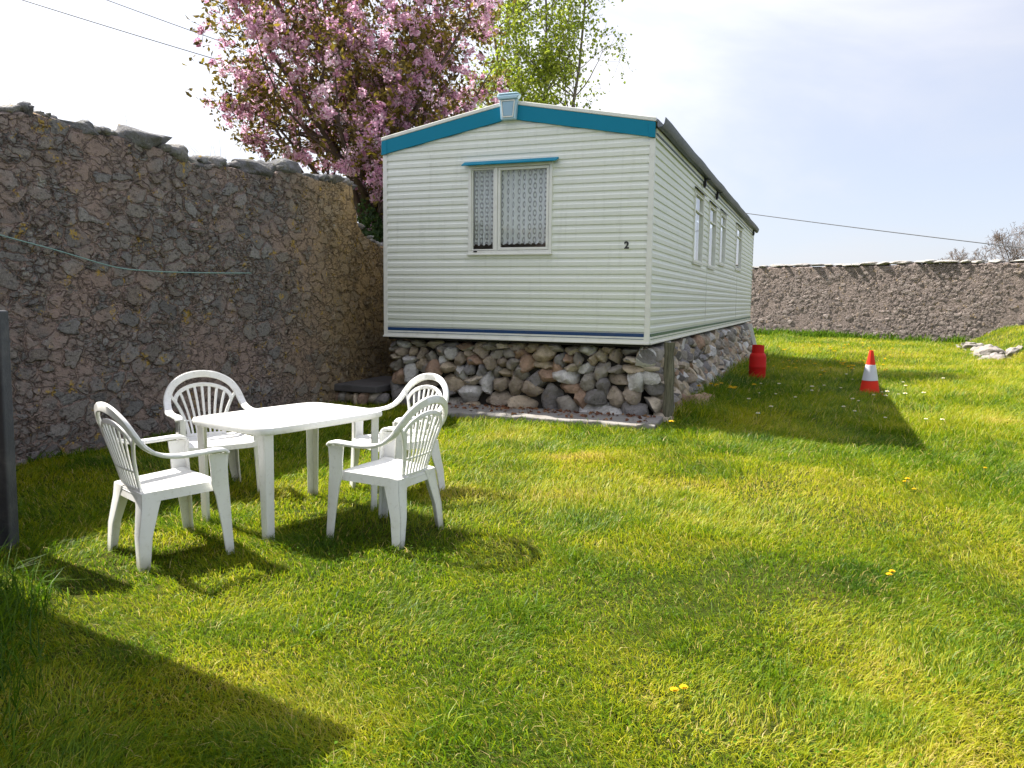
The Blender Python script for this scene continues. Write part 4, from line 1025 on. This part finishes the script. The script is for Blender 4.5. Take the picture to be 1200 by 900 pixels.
# broad-leaved weeds along walls and plinth
def weeds(name, pts, hmin, hmax, wd, lab, n_per=9):
    X_, Y_, H_ = [], [], []
    for (x, y, k) in pts:
        for _ in range(n_per): X_.append(x + rf.gauss(0, .10 * k)); Y_.append(y + rf.gauss(0, .10 * k)); H_.append(rf.uniform(hmin, hmax) * k)
    X_, Y_, H_ = map(np.array, (X_, Y_, H_)); n = len(X_)
    V, L, S, T = blades(X_, Y_, H_, wd * rng.uniform(.6, 1.3, n), rng.uniform(.2, .9, n), np.clip(rng.normal(.5, .22, n), 0, 1), .5)
    tag(np_mesh(name, V, L, S, None, M_WEED, {'tint': T}), lab, 'weeds', kind='stuff')
pts = []
for i in range(420):
    s = rf.uniform(-7, 4.6) if rf.random() < .9 else rf.uniform(4.6, 9); p = B0 + BA * s + BN * (.1 + abs(rf.gauss(0, .5))); pts.append((p[0], p[1], rf.uniform(.7, 1.35)))
weeds('weeds', pts, .15, .42, .05, 'tall green weeds along the foot of the back wall', 12)
pts = []
for i in range(150):
    s = rf.uniform(.3, 9); u = .30 + abs(rf.gauss(0, .16)); p = CK - CE * u + CN * s; pts.append((p[0], p[1], rf.uniform(.5, 1)))
weeds('weeds', pts, .08, .24, .014, 'grassy weeds at the foot of the side plinth', 16)
pts = []
for i in range(60):
    u = rf.uniform(-2.9, .45); s = -.75 - abs(rf.gauss(0, .06)); p = CK - CE * u + CN * s; pts.append((p[0], p[1], rf.uniform(.35, 1)))
weeds('weeds', pts, .05, .16, .012, 'tufty green weeds fringing the concrete slab', 14)
pts = []
for i in range(130):
    s = rf.uniform(-1.5, 5); p = W0 + WA * s + WN * (.05 + abs(rf.gauss(0, .10))); pts.append((p[0], p[1], rf.uniform(.4, 1)))
weeds('weeds', pts, .05, .18, .012, 'dark straggling weeds along the foot of the tall rubble wall', 10)

n = 11000; cx = rng.uniform(-2.5, 6.5, 150); cy = 2.2 + 9 * rng.random(150) ** 1.4; k = rng.integers(0, 150, n)
x = cx[k] + rng.normal(0, .13, n); y = cy[k] + rng.normal(0, .13, n); ok = allowed(x, y) & (y > 1.6); x, y = x[ok], y[ok]; n = len(x)
C = np.stack([x, y, ground_h(x, y) + rng.uniform(.025, .055, n)], -1)
V, L, S, T = leaves(C, rng.uniform(.008, .016, n), np.clip(rng.normal(.6, .2, n), 0, 1), 1.15, .25)
tag(np_mesh('clover', V, L, S, None, M_WEED, {'tint': T}), 'small round leaves of clover growing in patches through the lawn', 'clover', kind='stuff')
X_, Y_, H_ = [], [], []
for (x, y, rr_) in [(.0, 3.62, .10), (.06, 3.66, .08), (-.9, 3.35, .07), (1.1, 3.0, .09), (2.4, 4.9, .12), (1.75, 6.6, .12), (.9, 5.2, .09), (3.4, 5.6, .14), (-.2, 2.55, .07), (2.9, 3.9, .1), (4.4, 6.6, .16), (1.2, 8.3, .12), (-.6, 7.2, .10), (.35, 4.5, .08), (1.9, 3.3, .1), (3.1, 7.6, .14)]:
    for _ in range(170): X_.append(x + rf.gauss(0, rr_)); Y_.append(y + rf.gauss(0, rr_)); H_.append(rf.uniform(.06, .13))
X_, Y_, H_ = map(np.array, (X_, Y_, H_)); n = len(X_)
V, L, S, T = blades(X_, Y_, H_, .0055 * rng.uniform(.7, 1.3, n), rng.uniform(.3, 1.1, n), np.clip(rng.normal(.26, .13, n), 0, .8), .5)
tag(np_mesh('grass_tufts', V, L, S, None, GRASS, {'tint': T}), 'darker coarse tufts of longer grass dotted over the lawn', 'grass', kind='stuff')
# ------------------------------------------------------------------ cables and rope
def sag(a, b, s, n=24): a, b = Vector(a), Vector(b); return [a.lerp(b, i / n) - Vector((0, 0, s * 4 * (i / n) * (1 - i / n))) for i in range(n + 1)]
def cable(name, a, b, s, r, mat, lab, cat='cable'):
    mb = MB(); mb.tube(sag(a, b, s), r, 6); o = mb.build(name, mat, smooth=True); return tag(o, lab, cat)
cable('overhead_cable', (6.2, 36.9, 6.2), (22.2, 25, 2.72), .10, .016, M_WIRE, 'black overhead cable crossing the sky above the back wall')
cable('overhead_cable', (-14.5, 20, 9.38), (-4.4, 20, 6.50), .05, .011, M_WIRE, 'lower of the two thin overhead cables running behind the cherry tree')
cable('overhead_cable', (-14, 21, 10.27), (-4.0, 21, 6.86), .05, .010, M_WIRE, 'upper of the two thin overhead cables running behind the cherry tree')
mb = MB(); pts = [(-1.2, 2.22), (-.6, 2.09), (-.117, 1.988), (.355, 1.903), (.991, 1.778), (1.4, 1.758), (1.751, 1.757), (2.4, 1.772), (2.964, 1.792)]
P3 = [(*(W0 + WA * s + WN * .055), z) for s, z in pts]; mb.tube(catmull(P3, 5), .0062, 6)
p = W0 + WA * 2.3 + WN * .06; tag(mb.build('hanging_rope', M_ROPE, smooth=True), 'thin teal rope strung along the tall rubble wall', 'rope')

# ------------------------------------------------------------------ light, sky, camera
SUN = Vector((-.850, .527, 0)).normalized(); EL = R(51)
sd = Vector((SUN.x * math.cos(EL), SUN.y * math.cos(EL), math.sin(EL)))
lt = bpy.data.lights.new('sun', 'SUN'); lt.energy = 4.8; lt.angle = R(.55); lt.color = (1, .95, .86)
lo = bpy.data.objects.new('sun', lt); COL.objects.link(lo); lo.rotation_euler = (-sd).to_track_quat('-Z', 'Y').to_euler(); lo.location = (0, 0, 20)
W = bpy.data.worlds.new('World'); scene.world = W; W.use_nodes = True; t = W.node_tree; t.nodes.clear()
class WN_(NT):
    def __init__(s, tree): s.t = tree
w = WN_(t)
sky = w.n('TexSky'); sky.sky_type = 'NISHITA'; sky.sun_disc = False; sky.sun_elevation = EL; sky.sun_rotation = math.atan2(SUN.x, SUN.y)
sky.air_density = 1.0; sky.dust_density = .8; sky.ozone_density = 1.5
dirv = w.n('TexCoord').outputs['Generated']; sx = w.n('SeparateXYZ', {0: dirv})
# thin cloud: noise over the direction flattened towards the horizon
zz = w.math('ADD', w.math('MAXIMUM', sx.outputs[2], 0.0), .18)
cv = w.n('CombineXYZ', {0: w.math('DIVIDE', sx.outputs[0], zz), 1: w.math('DIVIDE', sx.outputs[1], zz), 2: 0.0}).outputs[0]
n1 = w.n('TexNoise', {'Vector': cv, 'Scale': .55, 'Detail': 7.0, 'Roughness': .55, 'Distortion': .4}).outputs[0]
dot = w.n('VectorMath', {0: dirv, 1: tuple(sd)}, operation='DOT_PRODUCT').outputs['Value']
toward = w.rng(dot, .0, .85)
cl = w.math('ADD', w.rng(n1, .40, .72), w.math('MULTIPLY', toward, .55), True)
cl = w.math('MULTIPLY', cl, .88)
br = w.math('ADD', 2.75, w.math('MULTIPLY', toward, 3.0))
cc = w.n('VectorMath', {0: (1.0, 1.005, 1.06), 'Scale': br}, operation='SCALE').outputs[0]
veil = w.mix(.76, sky.outputs[0], (2.24, 2.30, 2.78))
col = w.mix(cl, veil, cc)
bg = w.n('Background', {0: col, 1: .108}); wo = t.nodes.new('ShaderNodeOutputWorld'); t.links.new(bg.outputs[0], wo.inputs[0])

cam = bpy.data.cameras.new('camera'); co = bpy.data.objects.new('camera', cam); COL.objects.link(co); scene.camera = co
cam.sensor_fit = 'HORIZONTAL'; cam.sensor_width = 36; cam.lens = 919.33 / 1200 * 36; cam.clip_start = .05; cam.clip_end = 3000
co.matrix_world = Matrix.Translation((0, 0, 1.5)) @ (Matrix.Rotation(math.pi / 2 - .1062, 4, 'X') @ Matrix.Rotation(.0117, 4, 'Z'))
scene.view_settings.view_transform = 'Standard'; scene.view_settings.look = 'None'; scene.view_settings.exposure = 1.44; scene.view_settings.gamma = 1
scene.render.resolution_x, scene.render.resolution_y = 1024, 768
scene.cycles.max_bounces = 6; scene.cycles.transparent_max_bounces = 12; scene.cycles.use_denoising = True
